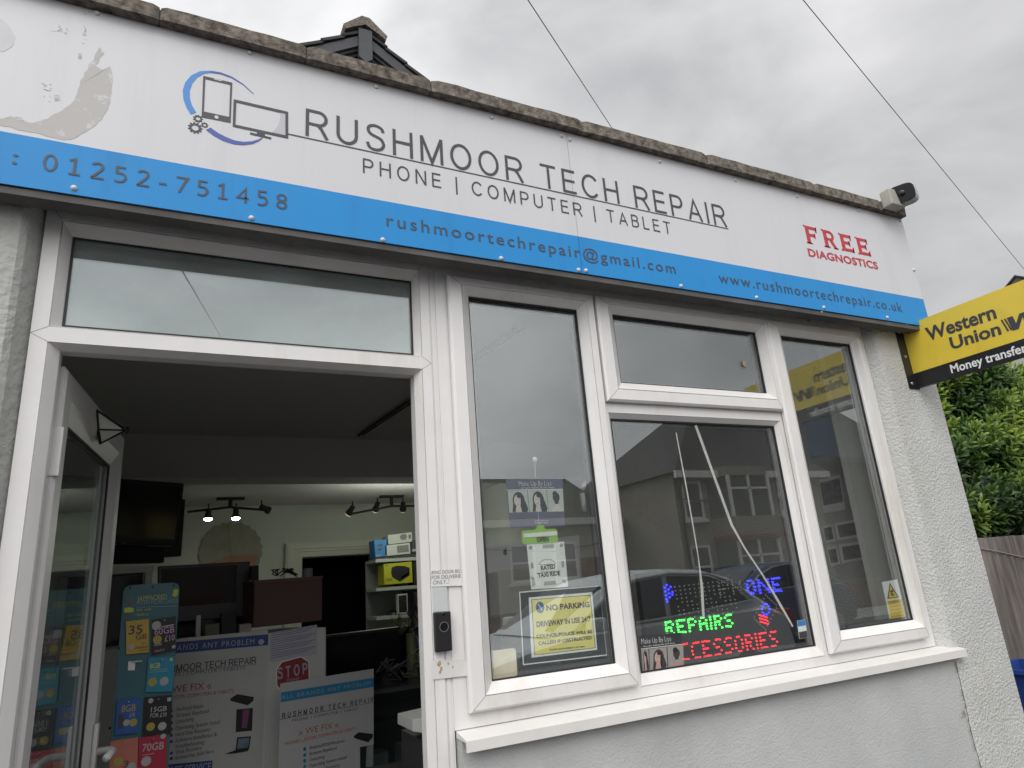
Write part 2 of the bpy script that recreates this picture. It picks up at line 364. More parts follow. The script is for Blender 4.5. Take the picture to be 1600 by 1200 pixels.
M['moulding'] = mat('cream_moulding', (0.62, 0.62, 0.54), 0.5)
M['roof_felt'] = mat('roof_felt', (0.05, 0.05, 0.05), 0.9)
M['lampface'] = mat('lit_lamp', (1, 1, 0.9), 0.5, emit=(1, 0.97, 0.82, 30))
M['lampdim'] = mat('lamp_rim', (0.5, 0.4, 0.2), 0.4, emit=(1, 0.8, 0.45, 1.2))
M['led_g'] = mat('led_green', (0.02, 0.5, 0.04), 0.4, emit=(0.07, 1.0, 0.10, 2.2))
M['led_r'] = mat('led_red', (0.5, 0.01, 0.02), 0.4, emit=(1.0, 0.02, 0.035, 1.8))
M['led_b'] = mat('led_blue', (0.02, 0.02, 0.6), 0.4, emit=(0.03, 0.035, 1.0, 2.6))
M['led_off'] = mat('led_unlit', (0.42, 0.40, 0.36), 0.3)

# ------------------------------------------------------------------ ground, road, pavement
g = MB(); g.face([(-300, -300, 0), (300, -300, 0), (300, 300, 0), (-300, 300, 0)])
g.obj('ground', mat('tarmac_ground', (0.055, 0.05, 0.05), 0.9, var=0.35, vscale=1.5, bump=0.5, bscale=150), kind='structure')
g = MB(); g.face([(-80, -9.5, 0.004), (80, -9.5, 0.004), (80, -3.2, 0.004), (-80, -3.2, 0.004)])
g.obj('road', mat('asphalt_road', (0.07, 0.07, 0.072), 0.9, var=0.3, vscale=0.8, bump=0.4, bscale=120), kind='structure')
g = MB(); g.box(-80, 80, -11.6, -9.5, 0.0, 0.12); g.obj('pavement', mat('concrete_pavement', (0.25, 0.24, 0.23), 0.9, var=0.3, vscale=0.8), kind='structure')

# ------------------------------------------------------------------ the shop building
FACE = -0.052
shop = thing('shop_building', 'small flat-roofed grey rendered shop with concrete coping and white door and window', 'building', (1.0, 2.7, 0.0))
b = MB()      # rough pillars either side
def pillar(b, xs, z0, z1):
    # xs: [(x, y)] plan outline
    lo = [b.bm.verts.new((x, y, z0)) for x, y in xs]; hi = [b.bm.verts.new((x, y, z1)) for x, y in xs]
    n = len(xs); b.bm.faces.new(hi); b.bm.faces.new(lo[::-1])
    for i in range(n): b.bm.faces.new([lo[i], lo[(i + 1) % n], hi[(i + 1) % n], hi[i]])
pillar(b, [(2.722, 0.05), (2.722, -0.002), (2.757, FACE + 0.006), (2.772, FACE), (3.11, FACE), (3.113, 0.05)], 0, 2.93)
b.obj('pillar', M['render'], shop)
b = MB(); pillar(b, [(-1.6, 0.05), (-1.6, FACE - 0.01), (-0.375, FACE - 0.01), (-0.362, FACE), (-0.338, -0.002), (-0.338, 0.05)], 0, 2.93)
b.obj('pillar', M['render_soft'], shop)
b = MB(); b.box(0.70, 2.7735, -0.045, 0.045, 0, 1.075); b.obj('wall', M['render_smooth'], shop)
# settlement crack where the panel meets the pillar
PW = Plane(0, FACE, 0)
b = MB()
pts = [PW.at(*p) for p in ((1493, 1034), (1497, 1052), (1504, 1082), (1507, 1096), (1512, 1118), (1515, 1135), (1521, 1160), (1528, 1182), (1533, 1200), (1542, 1240))]
rnd = random.Random(3); A = []; Bq = []
for i in range(len(pts) - 1):
    for k in range(3):
        t = k / 3; x = pts[i][0] + (pts[i + 1][0] - pts[i][0]) * t + rnd.uniform(-.0012, .0012); z = pts[i][1] + (pts[i + 1][1] - pts[i][1]) * t
        wd = rnd.choice((0.0007, 0.0012, 0.002)); A.append((x - wd, z)); Bq.append((x + wd, z))
b.strip(PW, A, Bq, 0.0, 0.0012); b.obj('crack', mat('crack_brown', (0.10, 0.085, 0.065), 0.9), shop)
b = MB(); rnd = random.Random(12)
for cx_, cy_, rr in ((1506, 1113, .006), (1508, 1118, .004), (1503, 1121, .003)):
    a = PW.at(cx_, cy_); b.slab(PW, [(a[0] + rr * rnd.uniform(.5, 1) * math.cos(k * .7), a[1] + 1.6 * rr * rnd.uniform(.5, 1) * math.sin(k * .7)) for k in range(9)], .0, .0016)
b.obj('rust_stain', mat('rust_bleed', (.36, .25, .15), .9, var=.3, vscale=80), shop)
b = MB(); b.box(-1.6, 3.11, 0.05, 0.2, 2.46, 2.93); b.box(-1.6, 3.108, -0.06, 0.05, 2.50, 2.93); b.obj('wall', M['render'], shop)     # lintel wall behind the sign
b = MB(); b.box(2.86, 3.11, 0.05, 5.7, 0, 2.93); b.obj('wall', M['render'], shop)
b = MB(); b.box(-1.6, -1.35, 0.05, 5.7, 0, 2.93); b.obj('wall', M['render'], shop)
b = MB(); b.box(-1.35, -0.338, 0.05, 0.2, 0, 2.46); b.box(2.722, 2.86, 0.05, 0.2, 0, 2.46); b.box(0.70, 2.72, 0.045, 0.2, 0, 1.075); b.obj('wall', M['in_wall'], shop)
# back wall with the inner doorway
DX0, DX1, DZ = 1.20, 1.93, 1.88
b = MB(); b.box(-1.35, DX0, 5.5, 5.68, 0, 2.93); b.box(DX1, 2.86, 5.5, 5.68, 0, 2.93); b.box(DX0, DX1, 5.5, 5.68, DZ, 2.93); b.obj('wall', M['in_wall'], shop)
b = MB(); b.box(DX0 - 0.3, DX1 + 0.3, 6.9, 7.0, 0, 2.5); b.box(DX0 - 0.3, DX0 - 0.2, 5.68, 6.9, 0, 2.5); b.box(DX1 + 0.2, DX1 + 0.3, 5.68, 6.9, 0, 2.5); b.box(DX0 - 0.3, DX1 + 0.3, 5.68, 7.0, 2.5, 2.6)
b.obj('passage', M['matblack'], shop)
b = MB()
prof = [(0, 5.499), (0, 5.46), (0.15, 5.45), (0.4, 5.45), (0.42, 5.462), (0.6, 5.462), (0.62, 5.472), (0.95, 5.472), (1, 5.50)]
b.ring((DX0 - 0.17, DX1 + 0.17, -0.2, DZ + 0.15), (DX0, DX1, 0, DZ), prof); b.obj('doorway_moulding', M['moulding'], shop)
b = MB(); b.box(2.726, 2.86, 0.2, 0.232, 0, 2.5); b.obj('pilaster', mat('white_pilaster', (0.62, 0.63, 0.60), 0.7), shop)
b = MB(); b.box(-1.35, 2.86, 0.2, 2.72, 2.5, 2.56); b.box(-1.35, 2.86, 3.0, 5.5, 2.42, 2.56); b.obj('ceiling', M['in_ceiling'], shop)
b = MB(); b.box(-1.35, 2.86, 2.72, 3.0, 2.235, 2.56); b.obj('beam', M['in_ceiling'], shop)
b = MB(); b.tube([(1.072, 2.55, 2.488), (1.158, 1.58, 2.488), (1.25, .5, 2.488)], 0.009, 6); b.obj('ceiling_cable', M['black'], shop)
b = MB(); b.tube([(1.10, 2.55, 2.490), (1.19, 1.58, 2.490), (1.285, .5, 2.490)], 0.005, 6); b.obj('ceiling_cable', M['black'], shop)
b = MB(); b.box(-1.35, 2.86, 0.05, 5.5, 0.0, 0.05); b.obj('floor', M['in_floor'], shop)
b = MB(); b.box(-1.6, 3.11, 0.2, 5.7, 2.93, 2.97); b.obj('roof', M['roof_felt'], shop)
joints = [-1.62, -1.05, -0.55, -0.118, 0.268, 0.656, 1.226, 1.806, 2.415, 2.855, 3.035]
for i in range(len(joints) - 1):
    b = MB(); x0, x1 = joints[i] + 0.0018, joints[i + 1] - 0.0018
    n = 26; dz = random.uniform(-.0012, .0012); dy = random.uniform(-.0015, .0015)
    prev = None
    for k in range(n + 1):
        x = x0 + (x1 - x0) * k / n
        e = 0.004 if k in (0, n) else 0
        j = [noise.noise(Vector((x * 14, q * 7.3, i))) * 0.0022 for q in range(4)]
        ring = [b.bm.verts.new((x, -0.169 + dy + j[0] + e, 2.9835 + j[1] * .3)), b.bm.verts.new((x, -0.170 + dy + j[2] + e, 3.028 + dz + j[3] - e)),
                b.bm.verts.new((x, -0.150 + dy, 3.036 + dz + j[3] * 1.2 - e)), b.bm.verts.new((x, 0.2, 3.045 + dz)), b.bm.verts.new((x, 0.2, 2.9835))]
        if prev:
            for q in range(5): b.bm.faces.new([prev[q], prev[(q + 1) % 5], ring[(q + 1) % 5], ring[q]])
        else: b.bm.faces.new(ring)
        prev = ring
    b.bm.faces.new(prev[::-1]); b.obj('coping_stone', M['coping'], shop)
b = MB(); b.box(-1.6, 3.03, -0.06, 0.19, 2.93, 2.9825); b.box(-1.6, 3.03, -0.13, -0.06, 2.962, 2.9825); b.box(-1.6, 3.02, -0.162, 0.19, 2.986, 3.020); b.obj('mortar_bed', mat('mortar', (0.12, 0.11, 0.1), 0.95, var=0.4, vscale=20), shop)
b = MB(); b.box(-1.6, 3.03, -0.134, -0.082, 2.408, 2.4255); b.box(-1.6, 3.03, -0.081, -0.0605, 2.50, 2.56); b.obj('soffit_batten', M['trim'], shop)
b = MB(); b.tube([px(1262, 502, -0.03), px(1284, 487, -0.135)], 0.004, 6); b.obj('sign_bracket', M['steel'], shop)

# ---- door frame with fanlight
UPY = -0.014
fprof = [(0, 0.05), (0, UPY), (0.60, UPY), (0.605, UPY + .005), (0.64, UPY + .005), (0.645, UPY + 0.001), (0.98, 0.012), (1.0, 0.014), (1.0, 0.05)]
b = MB()
b.ring((-0.336, 0.672, 2.113, 2.47), (-0.2785, 0.6255, 2.145, 2.392), fprof)
b.ring((-0.336, 0.672, 0.0, 2.113), (-0.2755, 0.6245, 0.06, 2.081), fprof)
df = b.obj('door_frame', M['upvc'], shop)
FO1, FI1, FO2, FI2 = (-0.336, 0.672, 2.113, 2.47), (-0.2785, 0.6255, 2.145, 2.392), (-0.336, 0.672, 0.0, 2.113), (-0.2755, 0.6245, 0.06, 2.081)
b = MB(); b.ring((-0.2785, 0.6255, 2.145, 2.392), (-0.2735, 0.6205, 2.149, 2.386), [(0, .014), (0, .012), (1, .012), (1, .014)]); b.obj('gasket', M['gasket'], df)
b = MB(); b.box(-0.285, 0.632, 0.018, 0.024, 2.14, 2.40); b.obj('fanlight_pane', M['fan_glass'], df)
b = MB(); b.box(0.6722, 0.6948, -0.008, 0.05, 0.0, 2.47); b.box(0.6785, 0.6885, -0.0105, -0.008, 0.0, 2.47); b.obj('coupling_strip', M['upvc'], shop)

# ---- window: outer frame, sashes, panes
b = MB()
wprof = [(0, 0.05), (0, -0.012), (0.45, -0.012), (0.455, -0.007), (0.49, -0.007), (0.50, -0.0105), (0.97, 0.008), (1, 0.012), (1, 0.05)]
flat = [(0, 0.05), (0, -0.012), (0.97, -0.012), (1, -0.009), (1, 0.05)]
b.ring((0.695, 1.2845, 1.096, 2.47), (0.75, 1.262, 1.165, 2.40), flat)
b.ring((1.2845, 2.1155, 2.0, 2.47), (1.32, 2.09, 2.05, 2.40), flat)
b.ring((1.2845, 2.1155, 1.096, 2.0), (1.3195, 2.0905, 1.1605, 1.9705), wprof)
b.ring((2.1155, 2.7215, 1.096, 2.47), (2.15, 2.64, 1.165, 2.40), flat)
win = b.obj('window', M['upvc'], shop)
sprof = [(0, -0.0165), (0, -0.029), (0.09, -0.035), (0.55, -0.035), (0.555, -0.029), (0.585, -0.029), (0.59, -0.0345), (0.96, -0.008), (1, -0.004), (1, 0.03), (0.3, 0.03), (0.3, -0.0165)]
def seams(outer, gl, y, f0, f1, parent, corners=(0, 1, 2, 3)):
    P = Plane(0, y, 0)
    for c in corners:
        xi, zi = (0, 1, 1, 0)[c], (2, 2, 3, 3)[c]
        p = [(outer[xi] + (gl[xi] - outer[xi]) * f, outer[zi] + (gl[zi] - outer[zi]) * f) for f in (f0, f1)]
        dx, dz = p[1][0] - p[0][0], p[1][1] - p[0][1]; l_ = math.hypot(dx, dz); nx, nz = -dz / l_ * .0005, dx / l_ * .0005
        b = MB(); b.slab(P, [(p[0][0] - nx, p[0][1] - nz), (p[1][0] - nx, p[1][1] - nz), (p[1][0] + nx, p[1][1] + nz), (p[0][0] + nx, p[0][1] + nz)], -.0002, .0002); b.obj('mitre_seam', M['seam'], parent)
def sash(outer, gl):
    b = MB(); b.ring(outer, gl, sprof); s = b.obj('sash', M['upvc'], win)
    b = MB(); b.ring((outer[0] + .004, outer[1] - .004, outer[2] + .004, outer[3] - .004), (outer[0] + .012, outer[1] - .012, outer[2] + .012, outer[3] - .012), [(0, -.0122), (0, -.0164), (1, -.0164), (1, -.0122)]); b.obj('shadow_gap_seal', M['gasket'], win)  # black ring set in to paint the shadow gap round the sash
    seams(outer, gl, -0.0353, 0.09, 0.55, s)
    return s
LG = (0.812, 1.2245, 1.2005, 2.3585); VG = (1.374, 2.074, 2.099, 2.3585); RG = (2.214, 2.641, 1.2005, 2.3585); MG = (1.3195, 2.0905, 1.1605, 1.9705)
seams(FO1, FI1, UPY - .0003, 0.0, .6, df); seams(FO2, FI2, UPY - .0003, 0.0, .6, df, (2, 3))
sash((0.7325, 1.280, 1.134, 2.411), LG); sash((1.290, 2.1135, 2.0225, 2.411), VG); sash((2.1175, 2.668, 1.132, 2.41), RG)
for gq, nm in ((LG, 'a'), (VG, 'b'), (RG, 'c'), (MG, 'd')):
    y = 0.006 if nm == 'd' else -0.004
    b = MB(); b.ring(gq, (gq[0] + .004, gq[1] - .004, gq[2] + .004, gq[3] - .005), [(0, y + .012), (0, y + .003), (1, y + .003), (1, y + .012)]); b.obj('gasket', M['gasket'], win)
    b = MB(); b.ring((gq[0], gq[1], gq[2], gq[3]), (gq[0] + .016, gq[1] - .016, gq[2] + .014, gq[3] - .016), [(0, y + .036), (0, y + .020), (1, y + .020), (1, y + .036)]); b.obj('spacer_bar', mat('grey_spacer', (0.10, 0.10, 0.105), 0.5, metal=0.3) if 'spacer' not in M else M['spacer'], win)
    b = MB(); b.box(gq[0] - .004, gq[1] + .004, y + .010, y + .015, gq[2] - .004, gq[3] + .004); b.obj('pane', M['glass'], win)
# sill
b = MB()
SX0, SX1 = 0.697, 2.797
xs = [(0.69, 0)]
def sill_prof(x):
    return [(x, -0.0125, 1.0945), (x, -0.072, 1.0825), (x, -0.0805, 1.080), (x, -0.0815, 1.0535), (x, -0.0765, 1.0525), (x, -0.0765, 1.0755), (x, -0.0125, 1.0785)]
A = [b.bm.verts.new(p) for p in sill_prof(SX0)]; Bv = [b.bm.verts.new(p) for p in sill_prof(SX1)]
for k in range(7): b.bm.faces.new([A[k], A[(k + 1) % 7], Bv[(k + 1) % 7], Bv[k]])
b.bm.faces.new(A); b.bm.faces.new(Bv[::-1])
b.obj('sill', mat('sill_upvc', (0.74, 0.72, 0.69), 0.4, var=0.1, vscale=7), shop)

# ---- door leaf, open inwards
HX, HY, DA = -0.262, 0.055, 83.7
PD = Plane(HX, HY, DA)          # n faces +x
leaf = None
b = MB()
def door_ring(b, outer, inner, prof):
    loops = []
    for f, d in prof:
        q = [outer[i] + (inner[i] - outer[i]) * f for i in range(4)]
        loops.append([b.bm.verts.new(PD.w(p[0], p[1], d)) for p in ((q[0], q[2]), (q[1], q[2]), (q[1], q[3]), (q[0], q[3]))])
    for A, B in zip(loops, loops[1:] + loops[:1]):
        for k in range(4): b.bm.faces.new([A[k], A[(k + 1) % 4], B[(k + 1) % 4], B[k]])
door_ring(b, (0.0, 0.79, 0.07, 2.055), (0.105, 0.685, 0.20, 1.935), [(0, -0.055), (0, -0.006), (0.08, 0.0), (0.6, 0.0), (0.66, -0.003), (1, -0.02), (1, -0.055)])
leaf = b.obj('door', M['upvc_shaded'], shop)
b = MB(); b.rect(PD, 0.09, 0.70, 0.19, 1.945, -0.034, -0.028); b.obj('pane', M['door_glass'], leaf)
b = MB(); door_ring(b, (0.105, 0.685, 0.20, 1.935), (0.112, 0.678, 0.207, 1.928), [(0, -0.024), (0, -0.018), (1, -0.018), (1, -0.024)]); b.obj('gasket', M['gasket'], leaf)
b = MB(); b.rect(PD, 0.715, 0.745, 0.92, 1.14, 0.0, 0.012, 0.004)
b.tube([PD.w(0.73, 1.06, 0.01), PD.w(0.73, 1.06, 0.05), PD.w(0.71, 1.06, 0.058), PD.w(0.61, 1.058, 0.058)], 0.011, 8); b.obj('handle', M['upvc_shaded'], leaf, smooth=True)
for z in (.45, 1.78):
    b = MB(); b.rect(PD, -0.004, 0.012, z, z + .12, -0.02, 0.008, 0.003); b.obj('hinge', M['upvc_shaded'], leaf)

# ------------------------------------------------------------------ fascia sign
PS = Plane(0, -0.139, 0)
SX = 3.033
sg = thing('fascia_sign', 'long white and blue shop fascia sign with charcoal lettering', 'sign', (1.0, -0.13, 2.43))
SEAM = 1.173
for x0, x1 in ((-1.55, SEAM - 0.0008), (SEAM + 0.0008, SX)):
    b = MB(); b.box(x0, x1, -0.139, -0.1345, 2.5665, 2.9825); b.obj('white_panel', M['sign_white'], sg)
    b = MB(); b.box(x0, x1, -0.1392, -0.1345, 2.4285, 2.5665); b.obj('blue_band', M['sign_blue'], sg)
b = MB(); b.box(SEAM - 0.004, SEAM + 0.004, -0.1343, -0.13, 2.43, 2.985); b.obj('seam_backing', M['matblack'], sg)
b = MB()
sans(b, PS, 'RUSHMOOR TECH REPAIR', (477, 212), (1136, 355.5), (476.6, 169.0), weight=.104)
sans(b, PS, 'PHONE | COMPUTER | TABLET', (567, 270), (1049, 366.5), (567, 247.0), weight=.105)
a0, a1 = PS.at(450, 210.5), PS.at(1138, 358.5); b.slab(PS, [a0, a1, (a1[0], a1[1] + .0042), (a0[0], a0[1] + .0042)], 0.0, 0.001)
b.obj('lettering', M['letter'], sg)
b = MB()
sans(b, PS, '01252-751458', (65.6, 266), (448.5, 328), (67, 239.5), d=.0015, weight=.115, sx=1.08)
text(b, PS, ':', (18, 256), (26.5, 257.5), (18, 232), d=.0015)
b.obj('number_lettering', M['letter_blue'], sg)
b = MB(); text(b, PS, 'rushmoortechrepair@gmail.com', (604, 353), (1056, 428), (603, 334), d=.0015, track=1.25, thin=0.004)
b.obj('mail_lettering', M['letter_blue'], sg)
b = MB(); text(b, PS, 'www.rushmoortechrepair.co.uk', (1124, 441.5), (1410.5, 487.5), (1123, 425.5), d=.0015, track=1.2, thin=0.0)
b.obj('web_lettering', M['letter_blue'], sg)
# FREE DIAGNOSTICS in slab serif capitals
b = MB()
bl, br, tl = PS.at(1260.4, 379.5), PS.at(1360.5, 400.5), PS.at(1254.7, 352)
ex = bl[0]; ez = (bl[1] + br[1]) / 2; ew = br[0] - bl[0]; eh = tl[1] - bl[1]
def stroke(b, ox, wd, pts_list):
    for q in pts_list: b.slab(PS, [(ox + x * wd, ez + z * eh) for x, z in q], 0, .001)
def bar(x0, x1, z0, z1): return [(x0, z0), (x1, z0), (x1, z1), (x0, z1)]
fr = 0.20 * ew
def letF(): return [bar(.10, .36, 0, 1), bar(0.02, .46, -.02, .06), bar(0.0, .12, .93, 1.02), bar(.36, .95, .82, 1.0), [(.83, .72), (.95, .68), (.97, 1.03), (.88, 1.0)], bar(.36, .76, .41, .58), [(.7, .34), (.78, .34), (.78, .66), (.7, .62)]]
def letE(): return [bar(.10, .36, 0, 1), bar(0.0, .12, -.02, .08), bar(0.0, .12, .93, 1.02), bar(.36, .95, .82, 1.0), [(.85, .70), (.95, .68), (.97, 1.03), (.88, 1.0)], bar(.36, .78, .42, .59), [(.7, .34), (.8, .34), (.8, .67), (.7, .63)], bar(.36, 1.0, 0, .18), [(.9, .0), (1.02, -.03), (1.04, .33), (.93, .28)]]
def letR():
    arc_o = [(.62 + .3 * math.cos(t), .71 + .29 * math.sin(t)) for t in [R(q) for q in range(90, -91, -18)]]
    arc_i = [(.60 + .13 * math.cos(t), .70 + .14 * math.sin(t)) for t in [R(q) for q in range(90, -91, -18)]]
    L_ = [[arc_o[i], arc_o[i + 1], arc_i[i + 1], arc_i[i]] for i in range(len(arc_o) - 1)]
    return [bar(.10, .36, 0, 1), bar(0.0, .46, -.02, .06), bar(0.0, .12, .93, 1.02), bar(.34, .62, .84, 1), bar(.34, .62, .42, .56), [(.5, .42), (.74, .46), (1.02, 0), (.78, 0)], bar(.74, 1.1, -.02, .06)] + L_
for i, f in enumerate((letF, letR, letE, letE)): stroke(b, ex + i * (ew - fr) / 3.0, fr, f())
text(b, PS, 'DIAGNOSTICS', (1263.7, 400), (1372.6, 421), (1262.5, 388.2), track=1.05, thin=0.03)
b.obj('red_lettering', M['red'], sg)
# logo: crescents, phone, monitor, gears
def q4(x, y): return (270 + x / 4.0, 90 + y / 4.0)
b = MB()
out_ = [(505, 226), (440, 165), (370, 120), (300, 93), (230, 82), (170, 86), (115, 112), (78, 155), (62, 205), (66, 260), (84, 310), (112, 356)]
in_ = [(505, 230), (438, 171), (368, 129), (300, 105), (240, 96), (195, 100), (155, 122), (122, 160), (106, 205), (106, 255), (120, 300), (146, 342)]
k = 6
b.strip(PS, [PS.at(*q4(*p)) for p in out_[4:]], [PS.at(*q4(*p)) for p in in_[4:]], 0, .001); b.obj('logo_crescent', M['logo_blue'], sg)
b = MB(); b.strip(PS, [PS.at(*q4(*p)) for p in out_[:5]], [PS.at(*q4(*p)) for p in in_[:5]], 0, .001)
b.obj('logo_crescent', M['logo_navy'], sg)
b = MB()
lo = [(207, 452), (260, 492), (320, 523), (380, 542), (440, 548), (500, 540), (540, 522), (562, 504)]
hi = [(236, 438), (280, 470), (330, 496), (385, 518), (440, 527), (495, 524), (535, 512), (556, 500)]
b.strip(PS, [PS.at(*q4(*p)) for p in lo], [PS.at(*q4(*p)) for p in hi], 0, .001); b.obj('logo_crescent', M['logo_navy'], sg)
b = MB()
def frame_px(o, i):
    for j in range(4):
        jj = (j + 1) % 4; b.slab(PS, [PS.at(*q4(*o[j])), PS.at(*q4(*o[jj])), PS.at(*q4(*i[jj])), PS.at(*q4(*i[j]))], 0, .0012)
frame_px([(190, 115), (372, 158), (361, 408), (180, 373)], [(203, 134), (359, 171), (352, 372), (194, 338)])
frame_px([(380, 261), (721, 340), (721, 507), (374, 432)], [(397, 281), (704, 353), (704, 487), (391, 420)])
poly(b, PS, [q4(*p) for p in ((484, 468), (616, 500), (614, 511), (482, 480))], 0, .0012); poly(b, PS, [q4(*p) for p in ((525, 462), (575, 472), (575, 492), (525, 480))], 0, .0014)
def gear(c, r, n):
    cc = PS.at(*q4(*c)); sc_ = (PS.at(*q4(c[0] + r, c[1] + r * .23))[0] - cc[0])
    o = []; ii = []
    for k in range(n * 4 + 1):
        t = 2 * math.pi * k / (n * 4); rr = sc_ * (1.0 if k % 4 in (0, 1) else 0.76); o.append((cc[0] + rr * math.cos(t), cc[1] + rr * math.sin(t))); ii.append((cc[0] + sc_ * .48 * math.cos(t), cc[1] + sc_ * .48 * math.sin(t)))
    b.strip(PS, o, ii, 0, .0012)
gear((157, 382), 31, 9); gear((140, 440), 46, 11); gear((199, 422), 22, 8)
b.obj('logo_devices', M['letter'], sg)
b = MB(); disc(b, PS, q4(273, 374), .0052, 0, .0016, 14); poly(b, PS, [q4(*p) for p in ((258, 133), (305, 145), (305, 150), (258, 138))], 0, .0016); b.obj('logo_button', M['sign_white'], sg)
b = MB(); poly(b, PS, [q4(*p) for p in ((672, 346), (703, 353), (703, 486), (620, 468), (655, 430), (670, 390))], 0, .0008); b.obj('logo_gloss', M['stain'], sg)
# peeled crescent at the left and grey smudges
def q1(x, y): return (x / 3.2, y / 3.2)
b = MB()
po = [(500, 233), (520, 262), (500, 300), (480, 330), (520, 350), (552, 335), (562, 400), (556, 470), (535, 555), (490, 615), (410, 668), (340, 698), (180, 668), (60, 640), (-60, 610), (-140, 560)]
pi_ = [(485, 262), (470, 300), (445, 330), (425, 370), (400, 410), (385, 470), (350, 520), (310, 552), (250, 585), (200, 605), (150, 612), (100, 598), (50, 584), (0, 590), (-70, 570), (-140, 540)]
def rough(pts, k):
    o = _spl([PS.at(*q1(*p)) for p in pts], 8); return [(x + .0045 * noise.noise(Vector((x * 60, z * 60, k))), z + .0045 * noise.noise(Vector((x * 60, z * 60, k + 5)))) for x, z in o]
b.strip(PS, rough(po, 1), rough(pi_, 3), 0, .0006); b.obj('peeled_patch', M['peel'], sg)
b = MB()
rnd = random.Random(77)
for c, rr, tall in (((298, 155), 30, 18), ((425, 170), 9, 40), ((400, 285), 6, 16), ((245, 450), 26, 40), ((285, 490), 14, 10), ((60, 600), 60, 14)):
    for k in range(16):
        a = PS.at(*q1(c[0] + rnd.gauss(0, rr * .6), c[1] + rnd.gauss(0, tall * .6))); w1, w2 = rnd.uniform(.0008, .004), rnd.uniform(.0006, .002); an = rnd.uniform(-.9, .6)
        b.slab(PS, [(a[0] - w1 * math.cos(an), a[1] - w1 * math.sin(an)), (a[0] + w2 * math.sin(an), a[1] - w2 * math.cos(an)), (a[0] + w1 * math.cos(an), a[1] + w1 * math.sin(an)), (a[0] - w2 * math.sin(an), a[1] + w2 * math.cos(an))], 0, .0005 + .00001 * k)
b.obj('smudge', M['peel'], sg)
b = MB(); poly(b, PS, [(-30, 20), (0, 28), (14, 40), (24, 58), (20, 72), (8, 80), (-30, 84)], 0, .0005); b.obj('grey_stain', mat('sign_stain', (.57, .57, .59), .4, var=.1, vscale=10), sg)
for i, (u, v) in enumerate([(151.6, 21), (389.7, 83), (587.5, 136), (768, 184), (877, 212.5), (889.7, 218.8), (1030.5, 253), (1148.6, 282), (1245, 307), (1340, 329), (1406, 345), (1427.5, 422),
             (115.6, 294), (392.8, 341), (598, 375), (783, 404), (904, 422), (915.5, 423), (1063.8, 447), (1182, 465), (1287, 480.5), (1386, 496)]):
    a = PS.at(u, v); b = MB(); b.dome(PS.w(a[0], a[1], 0.0), PS.n, 0.0078, 0.007, 12, 3); b.obj('screw_cap', M['screw'], sg, smooth=True)

# ------------------------------------------------------------------ projecting money transfer sign
WX = 2.955
PWU = Plane(WX, 0.0, -90)
wu = thing('projecting_sign', 'yellow and black money transfer sign projecting from the right pillar', 'sign', (WX, -0.07, 2.15))
zt, zb_, zm = 2.452, 2.157, 2.226
b = MB(); b.box(WX, WX + 0.018, -0.93, FACE - 0.004, zm, zt); b.obj('yellow_panel', M['yellow'], wu)
b = MB(); b.box(WX, WX + 0.018, -0.93, FACE - 0.004, zb_, zm); b.obj('black_panel', M['black'], wu)
b = MB(); b.box(WX - 0.052, WX + 0.02, FACE - 0.004, FACE - 0.0005, zb_ - 0.004, zt - 0.004, 0.001); b.obj('flange', M['black'], wu)
for z in (2.425, 2.305, 2.178):
    b = MB(); b.dome((WX - 0.028, FACE - 0.004, z), (0, -1, 0), 0.0085, 0.006, 6, 2); b.obj('bolt', M['steel'], wu)
b = MB()
text(b, PWU, 'Western', (1449.5, 533), (1558, 496.5), (1439, 515), track=1.0, thin=0.028)
text(b, PWU, 'Union', (1487, 546), (1565.5, 521.5), (1481.5, 528), track=1.0, thin=0.028)
def wpoly(pts):
    b.slab(PWU, [PWU.at(*p) for p in pts], 0, .0012)
wpoly([(1563.5, 500), (1566, 499.2), (1577, 516.8), (1574.5, 518.2)]); wpoly([(1568.5, 498.5), (1571, 497.7), (1582, 515.3), (1579.5, 516.5)])
wa = PWU.at(1573, 497); wb_ = PWU.at(1583, 515.5); cw = 0.10; z1 = wa[1]; z0 = wb_[1] - 0.003; x = wa[0]
sk = wb_[0] - wa[0]
for k in (0, 1):
    ox = x + k * 0.052
    b.slab(PWU, [(ox, z1), (ox + .022, z1), (ox + .022 + sk * .9, z0), (ox + sk * .9, z0)], 0, .0012)
    b.slab(PWU, [(ox + sk * .9 + .004, z0), (ox + sk * .9 + .022, z0), (ox + .063, z1), (ox + .047, z1)], 0, .0013)
ux = x + 0.135
b.slab(PWU, [(ux, z1), (ux + .022, z1), (ux + .030, z0 + .015), (ux + .012, z0 + .004)], 0, .0012); b.slab(PWU, [(ux + .012, z0 + .004), (ux + .030, z0 + .018), (ux + .052, z0 + .018), (ux + .06, z0)], 0, .0013)
b.slab(PWU, [(ux + .055, z1), (ux + .075, z1), (ux + .07, z0 + .01), (ux + .05, z0 + .006)], 0, .0012)
b.obj('lettering', M['letter'], wu)
b = MB(); text(b, PWU, 'Money transfer', (1487, 583), (1606, 549), (1483.5, 570.5), track=1.0, thin=0.022); b.obj('white_lettering', M['white'], wu)

